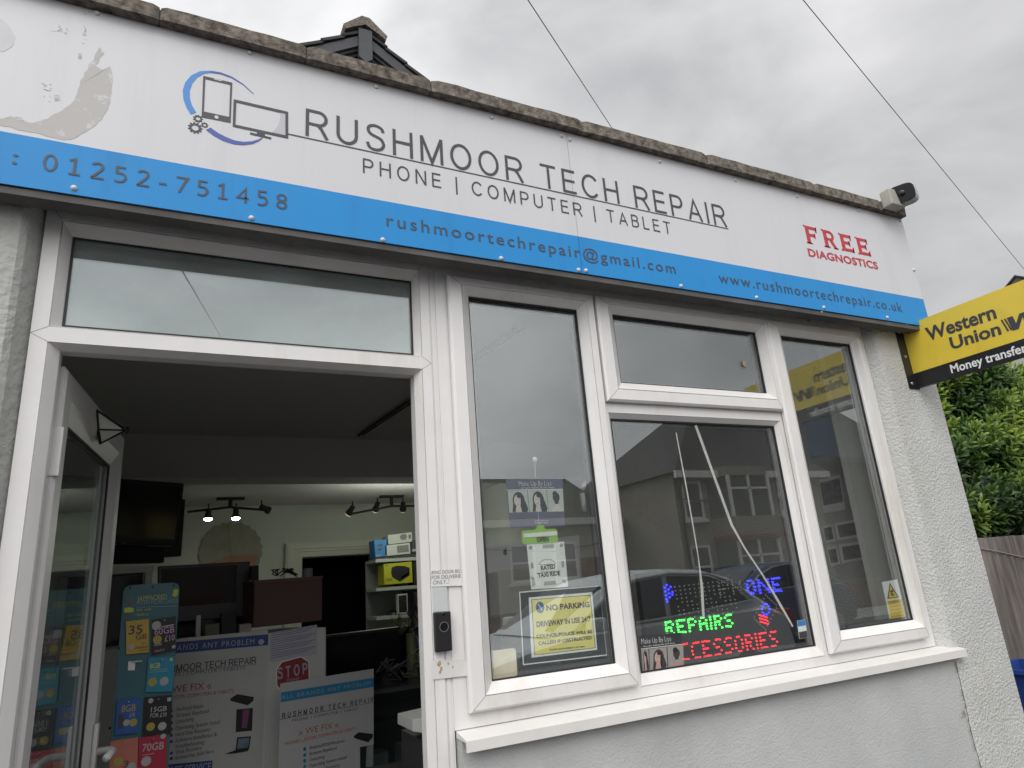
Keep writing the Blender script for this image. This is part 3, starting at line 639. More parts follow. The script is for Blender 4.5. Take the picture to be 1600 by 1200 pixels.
# ------------------------------------------------------------------ security camera on the coping
cc = thing('security_camera', 'white bullet security camera with black front above the sign end', 'camera', (2.94, -0.2, 2.99))
PC = Plane(0, -0.205, 0)
b = MB(); x0 = px(1371, 312, -0.2); 
b.box(2.852, 2.950, -0.222, -0.172, 2.984, 3.066, 0.006); b.obj('mount_box', mat('cream_plastic', (0.40, 0.39, 0.34), 0.5, var=0.1, vscale=20), cc)
c0 = px(1398, 306, -0.25); dirv = (RT * 0.62 + Vector((0, -0.55, 0.0)) + Vector((0, 0, .10))).normalized()
c1 = px(1392, 306, -0.20)
def capsule(b, p, d, ln, rx, rz, seg=18, cap0=True):
    d = d.normalized(); e1 = d.cross(Vector((0, 0, 1))).normalized(); e2 = e1.cross(d)
    rings = []
    for t, s in ((0, .72), (.03, .92), (.1, 1), (.9, 1), (.97, .97), (1.0, .9)):
        ring = []
        for k in range(seg):
            a = 2 * math.pi * k / seg; ca, sa = math.cos(a), math.sin(a); q = 0.55
            ring.append(b.bm.verts.new(p + d * ln * t + e1 * rx * s * math.copysign(abs(ca) ** q, ca) + e2 * rz * s * math.copysign(abs(sa) ** q, sa)))
        rings.append(ring)
    for A, B in zip(rings, rings[1:]):
        for k in range(seg): b.bm.faces.new([A[k], A[(k + 1) % seg], B[(k + 1) % seg], B[k]])
    b.bm.faces.new(rings[0][::-1]); b.bm.faces.new(rings[-1])
bc = px(1409, 303, -0.235); bd = Vector((-0.93, -0.42, -0.26)).normalized()
b = MB(); capsule(b, bc - bd * 0.10, bd, 0.105, 0.058, 0.045); b.obj('housing', mat('white_camera_shell', (0.50, 0.50, 0.51), 0.35), cc, smooth=False)
b = MB(); capsule(b, bc + bd * 0.004, bd, 0.006, 0.0545, 0.042); b.obj('front_plate', M['black'], cc)
b = MB(); b.dome(bc + bd * 0.0098, bd, 0.016, 0.004, 14, 3); b.obj('lens', M['screen'], cc, smooth=True)
b = MB(); b.tube([(2.93, -0.2, 3.06), (2.94, -0.2, 3.085), bc - bd * .06], 0.02, 12); b.obj('swivel', M['screw'], cc)

# ------------------------------------------------------------------ door bell and stuck-on notes
PB = Plane(0, -0.015, 0)
db = thing('video_doorbell', 'slim black video doorbell on the white frame post', 'doorbell', (0.68, -0.03, 1.30))
tlb, trb, blb, brb = PB.at(676.5, 957), PB.at(700.5, 955), PB.at(678, 1019), PB.at(702, 1016)
bx0, bx1, bz0, bz1 = tlb[0] - .001, trb[0], blb[1], tlb[1]
b = MB(); b.box(bx0, bx1, -0.034, -0.0145, bz0, bz1, 0.003); b.obj('body', M['black'], db)
bcx = (bx0 + bx1) / 2 + .001
b = MB(); b.tube([(bcx, -0.0338, bz0 + .062), (bcx, -0.0352, bz0 + .062)], 0.0125, 24); b.obj('button', M['screen'], db)
b = MB()
b.bm.free(); b = MB()
PBf = Plane(0, -0.0352, 0)
o_ = [(bcx + .0128 * math.cos(2 * math.pi * k / 28), bz0 + .062 + .0128 * math.sin(2 * math.pi * k / 28)) for k in range(29)]; i_ = [(bcx + .0116 * math.cos(2 * math.pi * k / 28), bz0 + .062 + .0116 * math.sin(2 * math.pi * k / 28)) for k in range(29)]
b.strip(PBf, o_, i_, -.001, .0008); b.obj('button_ring', M['steel'], db)
b = MB(); b.dome((bcx + .001, -0.0338, bz0 + .096), (0, -1, 0), 0.006, 0.003, 14, 3); b.obj('lens', M['screen'], db, smooth=True)
def sheet(name, P, quad, d, th, m, label, cat, group=None, bev=0.0):
    b = MB(); b.slab(P, [P.at(*q) for q in quad], d, d + th); return b.obj(name, m, None, label=label, cat=cat, group=group)
def note(name, P, quad, d, th, m, label, cat, group=None):
    s = [P.at(*q) for q in quad]; cx = sum(q[0] for q in s) / len(s); zb = min(q[1] for q in s)
    t = thing(name, label, cat, P.w(cx, zb, d), group); b = MB(); b.slab(P, s, d, d + th); b.obj('sheet', m, t); return t
t = note('paper_note', PB, [(673.5, 892), (723, 890), (722, 915), (673.5, 917)], 0.001, 0.0008, mat('note_paper', (0.72, 0.71, 0.69), 0.7), 'handwritten paper note about ringing the bell above the doorbell', 'note')
b = MB()
text(b, PB, 'RING DOOR BELL', (674, 897.5), (722, 894.5), (674, 892), d=.0025, thin=-.01, italic=.15)
text(b, PB, 'FOR DELIVERIES', (674, 905.5), (722.5, 902.5), (674, 899.8), d=.0025, thin=-.01, italic=.1)
text(b, PB, 'ONLY..!', (676, 913.5), (701, 911.5), (676, 907.5), d=.0025, thin=-.01, italic=.15); b.obj('handwriting', M['letter'], t)
t = note('tape_label', PB, [(676, 918), (697.5, 917), (699, 955), (677, 956)], 0.001, 0.0006, mat('pale_film', (0.56, 0.59, 0.58), 0.3, var=0.08, vscale=60), 'pale grey plastic film label directly above the doorbell', 'label')
t = note('old_label', PB, [(675, 1032), (728, 1030), (728.5, 1056), (676, 1062)], 0.001, 0.0006, mat('stained_label', (0.70, 0.69, 0.66), 0.6, var=0.1, vscale=40), 'faded torn label with rusty stains below the doorbell', 'label')
b = MB(); rnd = random.Random(5)
for cx_, cy_, rr in ((686, 1038, .007), (689, 1044, .006), (687, 1050, .005), (707, 1042, .004), (700, 1037, .003)):
    a = PB.at(cx_, cy_); b.slab(PB, [(a[0] + rr * rnd.uniform(.4, 1) * math.cos(k * .7), a[1] + 1.4 * rr * rnd.uniform(.4, 1) * math.sin(k * .7)) for k in range(9)], .001, .0022)
b.obj('rust_stain', mat('rust', (0.50, 0.36, 0.20), 0.8, var=.3, vscale=90), t)

# ------------------------------------------------------------------ things stuck inside the window panes
PI = Plane(0, 0.016, 0)
def face_photo(tl, tr, br, bl, parent, P, d, tone=0, kind=0):
    """a printed portrait: pale ground, dark hair, face, shoulders"""
    q = [P.at(*p) for p in (tl, tr, br, bl)]
    def mp(x, y):   # bilinear 0..1
        a = (q[0][0] + (q[1][0] - q[0][0]) * x, q[0][1] + (q[1][1] - q[0][1]) * x); c = (q[3][0] + (q[2][0] - q[3][0]) * x, q[3][1] + (q[2][1] - q[3][1]) * x)
        return (a[0] + (c[0] - a[0]) * y, a[1] + (c[1] - a[1]) * y)
    bgc, hair, skin, dress = [((.50, .55, .50), (.06, .065, .08), (.62, .60, .55), (.10, .10, .14)), ((.36, .33, .30), (.025, .015, .015), (.45, .31, .26), (.05, .04, .04))][tone > 0]
    key = 'ph%d' % (tone > 0)
    if key not in M:
        M[key] = [mat(key + n, c, 0.6, var=0.12, vscale=60) for n, c in zip(('ground', 'hair', 'skin', 'dress'), (bgc, hair, skin, dress))]
    mm = M[key]
    def ell(cx, cy, rx, ry, n=18): return [mp(cx + rx * math.cos(2 * math.pi * k / n), cy + ry * math.sin(2 * math.pi * k / n)) for k in range(n)]
    b = MB(); b.slab(P, [mp(0, 0), mp(1, 0), mp(1, 1), mp(0, 1)], d, d + .0004); ph = b.obj('photo', mm[0], parent)
    v = kind
    if v == 2:      # seen from behind: swept-up hair
        b = MB(); b.slab(P, ell(.55, .36, .22, .22), d, d + .0007); b.slab(P, ell(.48, .20, .15, .13), d, d + .0008); b.slab(P, [mp(.40, .45), mp(.70, .45), mp(.66, .66), mp(.46, .66)], d, d + .00075); b.obj('photo_hair', mm[1], parent)
        b = MB(); b.slab(P, [mp(.46, .55), mp(.66, .55), mp(.68, .78), mp(.98, .9), mp(.98, 1), mp(.16, 1), mp(.2, .9), mp(.44, .78)], d, d + .00065); b.obj('photo_skin', mm[2], parent)
    else:
        b = MB(); b.slab(P, ell(.52, .48, .31, .42), d, d + .0006); b.slab(P, [mp(.24, .5), mp(.5, .4), mp(.85, .5), mp(.97, .85), mp(.9, 1), mp(.62, .99), mp(.5, .9), mp(.34, 1), mp(.16, .98)], d, d + .00065); b.obj('photo_hair', mm[1], parent)
        b = MB(); b.slab(P, ell(.47, .46, .19, .27), d, d + .0009); b.slab(P, [mp(.4, .65), mp(.58, .65), mp(.64, .98), mp(.3, .98)], d, d + .0008); b.obj('photo_skin', mm[2], parent)
        b = MB(); b.slab(P, ell(.45, .63, .045, .018, 10), d, d + .0011); b.obj('photo_lips', M['red'], parent)
        b = MB(); b.slab(P, ell(.39, .43, .03, .011, 8), d, d + .0011); b.slab(P, ell(.54, .42, .03, .011, 8), d, d + .0011); b.slab(P, ell(.56, .25, .13, .10), d, d + .00105); b.slab(P, [mp(.62, .3), mp(.72, .4), mp(.74, .7), mp(.66, .98), mp(.60, .75)], d, d + .00103); b.obj('photo_eyes', mm[1], parent)
t = note('makeup_flyer', PI, [(790, 749), (879, 747), (883, 822), (797, 825)], -.0012, .0004, mat('navy_flyer', (0.15, 0.16, 0.22), 0.4, var=.15, vscale=20), 'faded navy make-up flyer with three portraits above the lime OPEN sign', 'flyer')
b = MB(); text(b, PI, 'Make Up By Liya', (811, 759.5), (862, 758.5), (811, 752), d=-.0002, thin=-.018); text(b, PI, 'let your beauty be skin deep', (815, 763.5), (866, 762.5), (815, 761), d=-.0002, thin=-.005)
text(b, PI, 'www.makeup', (835, 815), (857, 814), (835, 812.5), d=-.0002); text(b, PI, '07900 000', (836, 818.5), (856, 817.8), (836, 816.2), d=-.0002)
b.slab(PI, [PI.at(791, 765.2), PI.at(879.5, 763.8), PI.at(879.5, 764.8), PI.at(791, 766.2)], -.0008, -.0002); b.obj('lettering', M['white'], t)
face_photo((793.5, 767), (823.5, 766), (827, 800), (796, 801), t, PI, -.0008); face_photo((824.5, 766), (853.5, 765.3), (857, 799.5), (828, 800), t, PI, -.0008); face_photo((854.5, 765.2), (879.5, 764.6), (881.5, 799), (857.5, 799.5), t, PI, -.0008, 0, 2)
t = note('open_sign', PI, [(814.5, 831.5), (817, 829.2), (835.5, 827.5), (838.5, 825.5), (838.5, 821.5), (850, 821), (850.3, 825), (853, 827), (867, 826.2), (870.5, 828.5), (872, 845), (870, 847.5), (818.5, 850.3), (816, 848)], -.0012, .002, mat('lime_plastic', (0.30, 0.55, 0.12), 0.4), 'small lime green hanging OPEN sign below the navy flyer', 'sign')
b = MB(); text(b, PI, 'OPEN', (838.5, 846.9), (857, 845.5), (838.5, 839.6), d=.0025, thin=.03); b.obj('lettering', M['letter'], t)
b = MB(); poly(b, PI, [(817.5, 834), (869.5, 830), (870, 836.5), (818, 840)], 0, .0024); b.obj('white_strip', M['white'], t)
b = MB(); b.tube([PI.w(*PI.at(843, 822), 0), PI.w(*PI.at(837, 770), -.003), PI.w(*PI.at(836, 722), 0)], .0006, 5); b.obj('cord', M['white'], t)
b = MB(); a = PI.at(836, 718); b.dome(PI.w(a[0], a[1], 0), PI.n, .009, .004, 14, 3); b.obj('suction_cup', mat('clear_suction', (.45, .48, .48), .2), t, smooth=True)
t = note('taxi_notice', PI, [(823, 851), (881.5, 846), (888, 917), (830.5, 921)], -.0014, .0006, M['paper'], 'crumpled white taxi ride notice with car drawing under the OPEN sign', 'notice')
b = MB(); text(b, PI, 'RATED', (845.5, 891), (868, 888), (845, 884), d=-.0003, thin=.04); text(b, PI, 'TAXI RIDE', (840.5, 902.5), (875.5, 898.5), (840, 895.5), d=-.0003, thin=.04)
text(b, PI, 'RECOMMENDED', (846, 895), (867, 893), (846, 893.2), d=-.0003)
for seg in ([(838, 896), (845, 895.5)], [(869, 893), (876, 892)]): 
    a, c = PI.at(*seg[0]), PI.at(*seg[1]); b.slab(PI, [a, c, (c[0], c[1] + .0012), (a[0], a[1] + .0012)], -.0008, -.0003)
carl = [(842, 881.5), (845, 878.5), (847, 876), (852, 874), (860, 874), (864, 876.5), (868, 879.5), (867, 882), (864, 883), (861, 881.5), (851, 882), (848, 882.8), (842, 881.5)]
pp = [PI.at(*q) for q in carl]
for a, c in zip(pp, pp[1:]):
    dx, dz = c[0] - a[0], c[1] - a[1]; l_ = math.hypot(dx, dz) or 1; nx, nz = -dz / l_ * .0006, dx / l_ * .0006
    b.slab(PI, [(a[0] - nx, a[1] - nz), (c[0] - nx, c[1] - nz), (c[0] + nx, c[1] + nz), (a[0] + nx, a[1] + nz)], -.0008, -.0003)
b.obj('print', M['letter'], t)
b = MB()
for q in ([(827, 853), (833, 853), (832, 859), (826, 858)], [(848, 851), (866, 850), (866, 856), (848, 857)], [(875, 849), (880, 849), (880, 854), (875, 855)], [(829, 878), (833, 878), (834, 888), (830, 888)], [(877, 876), (881, 876), (882, 886), (878, 887)], [(850, 909), (868, 907), (869, 913), (850, 915)], [(879, 905), (885, 907), (884, 911), (879, 910)], [(830, 900), (835, 903), (837, 914), (832, 917)]):
    poly(b, PI, q, -.0008, -.0004)
b.obj('tape_patch', mat('grey_tape_patch', (.36, .39, .37), .5), t)
# no parking notice in a clear sleeve
t = note('parking_notice', PI, [(811, 925), (939, 914.7), (950, 1024), (817, 1039.5)], -.0026, .0008, mat('dark_mount', (0.03, 0.035, 0.04), 0.15), 'yellow NO PARKING notice in a dark mount with white edging', 'notice')
b = MB()
def q8(x, y): return (800 + x / 7.5, 900 + y / 7.5)
def fr8(o, i, d):
    for j in range(4):
        jj = (j + 1) % 4; b.slab(PI, [PI.at(*q8(*o[j])), PI.at(*q8(*o[jj])), PI.at(*q8(*i[jj])), PI.at(*q8(*i[j]))], -.0018, d)
fr8([(85, 185), (1040, 108), (1125, 932), (130, 1047)], [(98, 197), (1028, 121), (1110, 920), (142, 1032)], -.001)
fr8([(198, 252), (942, 190), (1002, 865), (232, 958)], [(228, 275), (922, 220), (982, 845), (264, 930)], -.001); b.obj('white_border', M['paper'], t)
b = MB(); poly(b, PI, [q8(*p) for p in ((228, 273), (924, 218), (984, 847), (262, 932))], -.0018, -.0014); b.obj('black_border', M['letter'], t)
b = MB(); poly(b, PI, [q8(*p) for p in ((238, 281), (915, 228), (974, 838), (272, 922))], -.0014, -.0009); b.obj('yellow_sheet', mat('lemon_paper', (0.80, 0.74, 0.22), 0.6, var=.08, vscale=30), t)
b = MB()
for s, bl, br, tl in (('NO PARKING', (405, 406), (912, 362), (402, 340)), ('DRIVEWAY IN USE 24/7', (290, 598), (926, 530), (285, 535)), ('COUNCIL/POLICE WILL BE', (287, 728), (944, 668), (285, 688)), ('CALLED IF OBSTRUCTED', (310, 808), (938, 738), (308, 768)), ('TRAFFIC MANAGEMENT ACT 2004', (435, 875), (856, 834), (434, 858))):
    text(b, PI, s, q8(*bl), q8(*br), q8(*tl), d=-.0004, thin=.034)
b.obj('lettering', M['letter'], t)
b = MB(); a = PI.at(*q8(331, 368)); disc(b, PI, a, .0165, -.001, -.0004, 22, pix=False, sx=.86); b.obj('blue_disc', mat('road_sign_blue', (.03, .11, .24), .5), t)
b = MB(); poly(b, PI, [q8(*p) for p in ((303, 330), (309, 326), (360, 402), (354, 407))], -.001, -.0001); b.obj('disc_bar', M['white'], t)
t = note('faded_card', PI, [(767.5, 1017), (803.5, 1012.5), (806, 1016), (808.5, 1053), (806, 1057), (769.5, 1062.5)], -.0012, .0012, mat('sun_bleached_card', (0.82, 0.80, 0.72), 0.6, var=.2, vscale=22, dark=(.78, .66, .38)), 'blank sun-bleached cream card in the bottom left corner of the tall left pane', 'card')
# second make-up flyer, in the corner of the wide pane
t = note('makeup_flyer', PI, [(999, 994), (1065, 988), (1069, 1041), (1006, 1050)], -.0012, .0004, mat('black_flyer', (0.02, 0.02, 0.022), 0.4), 'dark make-up flyer in the bottom left corner of the wide pane below the LED letters', 'flyer')
b = MB(); text(b, PI, 'Make Up By Liya', (1002.5, 1006.5), (1049, 1001.5), (1001.5, 998.5), d=-.0002, thin=-.014); text(b, PI, 'let your beauty be skin deep', (1006, 1011), (1054.5, 1005.5), (1006, 1008.7), d=-.0002)
b.slab(PI, [PI.at(1001.5, 1013.6), PI.at(1066, 1006.2), PI.at(1066.2, 1007.2), PI.at(1001.5, 1014.6)], -.0008, -.0002); b.obj('lettering', M['white'], t)
face_photo((1002, 1015), (1013, 1014), (1015, 1047), (1004.5, 1048.5), t, PI, -.0008, 2); face_photo((1014.5, 1014), (1041.5, 1011), (1043, 1043.5), (1016, 1047), t, PI, -.0008, 1); face_photo((1043, 1010.5), (1067.5, 1007.8), (1068.8, 1040.5), (1044.5, 1043.5), t, PI, -.0008, 3, 2)
# cctv warning sticker in the narrow right pane
t = note('warning_sticker', PI, [(1378, 909.5), (1402.5, 905), (1416.5, 966), (1391, 970.5)], -.0012, .0005, mat('sticker_white', (.6, .64, .62), .5), 'yellow triangle camera WARNING sticker in the narrow right pane', 'sticker')
b = MB(); poly(b, PI, [(1390.5, 911), (1404.5, 933), (1387, 935.5)], -.0008, -.0003); poly(b, PI, [(1386.5, 939), (1409, 935.5), (1415, 964), (1392, 967.5)], -.0008, -.0003); b.obj('yellow_print', mat('sticker_yellow', (.62, .47, .02), .5), t)
b = MB()
tri_o = [PI.at(*p) for p in ((1390.3, 910.5), (1405, 933.3), (1386.7, 936))]; tri_i = [PI.at(*p) for p in ((1391, 914.5), (1402.5, 932.3), (1388.6, 934.2))]
for j in range(3):
    jj = (j + 1) % 3; b.slab(PI, [tri_o[j], tri_o[jj], tri_i[jj], tri_i[j]], -.0006, -.0001)
poly(b, PI, [(1390.5, 923), (1395, 921), (1396.5, 924.5), (1392, 926.5)], -.0006, -.0001); poly(b, PI, [(1392.5, 926.5), (1394, 926), (1398, 930), (1392.5, 931)], -.0006, -.0001)
text(b, PI, 'WARNING', (1389, 943.5), (1407.5, 940.5), (1388.5, 939.8), d=-.0001, thin=.012)
for i, s in enumerate(('These premises', 'are under', '24 hour CCTV', 'surveillance')): text(b, PI, s, (1391 + i * 1.0, 949 + i * 5.2), (1409 + i * 1.0, 946.2 + i * 5.2), (1391 + i, 946.6 + i * 5.2), d=-.0001)
b.obj('black_print', M['letter'], t)
t = note('blue_sticker', PI, [(1245.5, 970), (1258, 968), (1262.5, 996), (1249.5, 998.5)], -.0012, .0005, M['paper'], 'small blue and white sticker in the bottom right corner of the wide pane', 'sticker')
b = MB(); poly(b, PI, [(1245.8, 970.3), (1258, 968.4), (1259, 977), (1247, 979)], -.0008, -.0003); b.obj('blue_print', M['logo_blue'], t)
b = MB(); poly(b, PI, [(1248.5, 987.5), (1260.5, 985.5), (1262.2, 995.7), (1249.8, 998)], -.0008, -.0003); b.obj('black_print', M['letter'], t)
M['tape'] = mat('white_tape', (0.62, 0.62, 0.58), 0.6, var=.2, vscale=50)
def tape(pts, wd, label):
    a = [PI.at(*p) for p in pts]; b = MB()
    L_, R_ = [], []
    for i, p in enumerate(a):
        q0, q1_ = a[max(i - 1, 0)], a[min(i + 1, len(a) - 1)]; dx, dz = q1_[0] - q0[0], q1_[1] - q0[1]; l_ = math.hypot(dx, dz); ww = wd[i]
        L_.append((p[0] - dz / l_ * ww, p[1] + dx / l_ * ww)); R_.append((p[0] + dz / l_ * ww, p[1] - dx / l_ * ww))
    b.strip(PI, L_, R_, -.0012, -.0006); b.obj('tape_strip', M['tape'], None, label=label, cat='tape', group='white tape strips over the cracked glass')
tape([(1056.6, 676), (1071, 752), (1084.8, 831), (1092, 875), (1097, 918), (1099.5, 965)], [.0025, .003, .0028, .002, .0058, .005], 'left strip of white tape running down the cracked wide pane')
tape([(1087, 664), (1112, 733), (1143.5, 820), (1163.6, 856), (1193, 900), (1219, 944), (1239, 979)], [.0065, .006, .006, .004, .0035, .0055, .004], 'right longer strip of white tape slanting down the cracked wide pane')
b = MB(); 
for q0, q1_ in (((1239, 979), (1250, 1006)), ((1163, 505), (1172, 520))):
    a, c = PI.at(*q0), PI.at(*q1_); b.slab(PI, [(a[0] - .0008, a[1]), (a[0] + .0008, a[1]), (c[0] + .0005, c[1]), (c[0] - .0005, c[1])], -.001, -.0003)
b.obj('glass_crack', M['gasket'], win)
# dried leaf scrap stuck on the vent glass
PO = Plane(0, 0.0055, 0)
b = MB(); a = PO.at(1162, 569)
b.slab(PO, [(a[0] + .011 * rr * math.cos(t), a[1] + .013 * rr * math.sin(t)) for t, rr in ((0, .7), (.6, 1), (1.3, .8), (2.1, 1.1), (2.9, .6), (3.7, .9), (4.5, .7), (5.1, 1.3), (5.7, .6))], 0, .004); 
b.obj('leaf_scrap', mat('dry_leaf', (.46, .38, .26), .9, var=.4, vscale=90), None, label='small dry brown scrap stuck on the opening top pane', cat='debris')

# ------------------------------------------------------------------ LED message board
FONT57 = {'R': ['1110', '1001', '1110', '1010', '1001'], 'E': ['1111', '1000', '1110', '1000', '1111'], 'P': ['1110', '1001', '1110', '1000', '1000'], 'A': ['0110', '1001', '1111', '1001', '1001'], 'I': ['1', '1', '1', '1', '1'],
          'S': ['0111', '1000', '0110', '0001', '1110'], 'C': ['0111', '1000', '1000', '1000', '0111'], 'O': ['0110', '1001', '1001', '1001', '0110'], 'N': ['10001', '11001', '10101', '10011', '10001'], 'H': ['1001', '1001', '1111', '1001', '1001']}
PLd = Plane(0, 0.13, 0)
led = thing('led_sign', 'black LED message board glowing green red and blue behind the wide pane', 'sign', PLd.w(1.62, 1.14, 0))
lz = [PLd.at(*p) for p in ((1022, 1046), (1262, 1006), (1228, 878), (1016, 905))]
b = MB(); b.slab(PLd, [(lz[0][0] - .01, lz[0][1] - .02), (lz[1][0], lz[0][1] - .02), (lz[1][0] , lz[2][1]), (lz[0][0] - .01, lz[2][1])], -0.03, -.006); b.obj('panel', M['matblack'], led)
def dots_text(s, bl, br, tl, m, name, r=.0042):
    a, bq, c = PLd.at(*bl), PLd.at(*br), PLd.at(*tl); cols = sum(len(FONT57[ch][0]) + 1 for ch in s) - 1; dx = (bq[0] - a[0]) / (cols - 1); dz = (c[1] - a[1]) / 4; jr = random.Random(len(s))
    b = MB(); x = 0
    for ch in s:
        g_ = FONT57[ch]
        for j, row in enumerate(g_):
            for i, v in enumerate(row):
                if v == '1': b.dome(PLd.w(a[0] + (x + i) * dx + jr.uniform(-.0009, .0009), a[1] + (4 - j) * dz + jr.uniform(-.0012, .0012), -.006), PLd.n, r, r * 1.6, 7, 2)
        x += len(g_[0]) + 1
    b.obj(name, m, led)
dots_text('REPAIRS', (1044, 991), (1146, 976), (1043, 972), M['led_g'], 'green_letters', .0040)
dots_text('ACCESSORIES', (1049, 1034), (1216, 1005), (1047, 1010), M['led_r'], 'red_letters', .0037)
dots_text('PHONE', (1128, 930), (1221, 921), (1128, 911), M['led_off'], 'unlit_letters', .0026)
dots_text('ONE', (1171, 928), (1222, 922), (1169, 908), M['led_b'], 'blue_letters', .0044)
b = MB()
for u, v in ((1040, 918), (1041, 924), (1042, 930), (1043, 936), (1046, 921), (1047, 927), (1048, 933), (1052, 925), (1052, 929), (1043, 914), (1049, 917), (1044, 940)): a = PLd.at(u, v); b.dome(PLd.w(a[0], a[1], -.006), PLd.n, .0042, .006, 7, 2)
for k in range(10):
    t_ = 2 * math.pi * k / 10; a = PLd.at(1198 + 6 * math.cos(t_), 952 + 8.5 * math.sin(t_)); b.dome(PLd.w(a[0], a[1], -.006), PLd.n, .0036, .005, 7, 2)
b.obj('blue_symbols', M['led_b'], led)
b = MB()
for r_ in range(3):
    for c_ in range(5): a = PLd.at(1188 + c_ * 2.9 + r_ * 1.0, 961 + r_ * 5.2 + c_ * 0.9); b.dome(PLd.w(a[0], a[1], -.006), PLd.n, .0034, .005, 7, 2)
b.obj('red_symbol', M['led_r'], led)
b = MB()
for r_ in range(9):
    for c_ in range(13):
        if (r_ * 7 + c_ * 5) % 4 == 0 and r_ > 2: continue
        a = PLd.at(1056 + c_ * 7.4 + r_ * 1.1, 917 + r_ * 6.2 - c_ * .9); b.dome(PLd.w(a[0], a[1], -.006), PLd.n, .0026, .004, 6, 2)
for t_ in range(26):
    k = t_ / 26 * 4; e = k % 1; cn = [(1198, 930), (1216, 947), (1198, 984), (1179, 966)]; p0, p1 = cn[int(k)], cn[(int(k) + 1) % 4]
    a = PLd.at(p0[0] + (p1[0] - p0[0]) * e, p0[1] + (p1[1] - p0[1]) * e); b.dome(PLd.w(a[0], a[1], -.006), PLd.n, .0026, .004, 6, 2)
b.obj('unlit_dots', M['led_off'], led)

# ------------------------------------------------------------------ inside the shop
def thing_at(name, label, cat, P, uv, d=0.0, group=None):
    a = P.at(*uv); return thing(name, label, cat, P.w(a[0], a[1], d), group)
# door lamp
lamp = thing('wall_lamp', 'small black-edged pyramid lamp fixed on the open door', 'lamp', PD.w(0.4, 1.85, 0))
dx = -0.22
def on_door(u, v):
    s_, z_ = PD.at(u, v); return s_, z_
l0, l1, l2 = on_door(150.5, 641), on_door(156, 693), on_door(152.5, 671)
base = [PD.w(*l0, .001), PD.w(*l2, .001), PD.w(*l1, .001), PD.w(l0[0] + .11, l1[1] + .02, .001), PD.w(l0[0] + .11, l0[1] - .01, .001)]
mid = (l0[0] + .035, l2[1] - .003)
apex = PD.w(mid[0], mid[1], .075)
b = MB()
for i in range(5): b.face([base[i], base[(i + 1) % 5], apex])
b.face(base[::-1]); b.obj('lamp_glass', mat('lamp_frosted', (.85, .85, .78), .4), lamp)
b = MB()
for i in range(5): b.tube([base[i], apex], .003, 6); b.tube([base[i], base[(i + 1) % 5]], .0045, 6)
b.dome(apex, PD.n, .012, .012, 10, 3); b.obj('lamp_frame', M['black'], lamp)

# SIM card display
PSB = Plane(-0.06, 1.0, 6)
sd = thing('sim_display', 'tall teal display board for prepaid mobile data packs', 'display stand', (-0.06, 1.0, 0.05))
c4 = [PSB.at(*p) for p in ((192, 915), (281, 911.5))]
sx0, sx1, szt = c4[0][0] + .004, c4[1][0], c4[0][1]
M['teal'] = mat('teal_board', (0.035, 0.13, 0.155), 0.4, var=.1, vscale=5)
rr = .02
b = MB(); b.slab(PSB, [(sx0, .12), (sx1, .12), (sx1, szt - rr), (sx1 - rr * .3, szt - rr * .3), (sx1 - rr, szt), (sx0 + rr, szt), (sx0 + rr * .3, szt - rr * .3), (sx0, szt - rr)], -.012, 0); b.obj('board', M['teal'], sd)
b = MB(); b.rect(PSB, sx0 - .05, sx1 + .05, .05, .075, -.2, .1); b.rect(PSB, (sx0 + sx1) / 2 - .02, (sx0 + sx1) / 2 + .02, .075, 1.2, -.05, -.0125); b.obj('stand', M['matblack'], sd)
M['simyel'] = mat('lime_print', (.50, .55, .06), .5)
def q5(x, y): return (x / 3.3333, 840 + y / 3.3333)
b = MB(); text(b, PSB, 'JAMPACKED', q5(715, 332), q5(868, 320), q5(715, 306), d=.001, thin=-.01); text(b, PSB, '8GB  16GB', q5(712, 382), q5(785, 378), q5(712, 372), d=.001); text(b, PSB, 'FROM £10', q5(712, 408), q5(775, 404), q5(712, 398), d=.001)
disc(b, PSB, q5(915, 281), .0085, 0, .001); disc(b, PSB, q5(912, 296), .0085, 0, .001); poly(b, PSB, [q5(*p) for p in ((648, 366), (697, 362), (695, 388), (646, 391))], 0, .001); b.obj('yellow_print', M['simyel'], sd)
b = MB(); text(b, PSB, 'WITH MORE DATA', q5(712, 352), q5(925, 340), q5(712, 330), d=.001, thin=-.02); a0 = PSB.at(*q5(712, 364)); a1 = PSB.at(*q5(920, 357)); b.slab(PSB, [a0, a1, (a1[0], a1[1] + .001), (a0[0], a0[1] + .001)], 0, .001); b.obj('white_print', mat('soft_white_print', (.32, .42, .45), .5), sd)
b = MB()
rnd = random.Random(11)
for k in range(22): disc(b, PSB, q5(rnd.uniform(652, 692), rnd.uniform(300, 362)), rnd.uniform(.002, .005), 0, rnd.uniform(.0006, .002), 8)
for k in range(12): disc(b, PSB, q5(rnd.uniform(648, 690), rnd.uniform(394, 425)), rnd.uniform(.002, .004), 0, rnd.uniform(.0006, .002), 8)
b.obj('robot_print', mat('mottled_print', (.16, .17, .14), .5, var=.6, vscale=60), sd)
for u, v in ((678, 262), (795, 257), (905, 250), (620, 577), (572, 992)):
    b = MB(); disc(b, PSB, q5(u, v), .004, 0, .001, 10); b.obj('fixing_hole', M['matblack'], sd)
b = MB(); poly(b, PSB, [q5(*p) for p in ((668, 645), (706, 643), (700, 690), (665, 692))], .004, .006); b.tube([PSB.w(*PSB.at(*q5(672, 648)), 0), PSB.w(*PSB.at(*q5(735, 641)), .03)], .0025, 6); b.obj('hook', M['white'], sd)
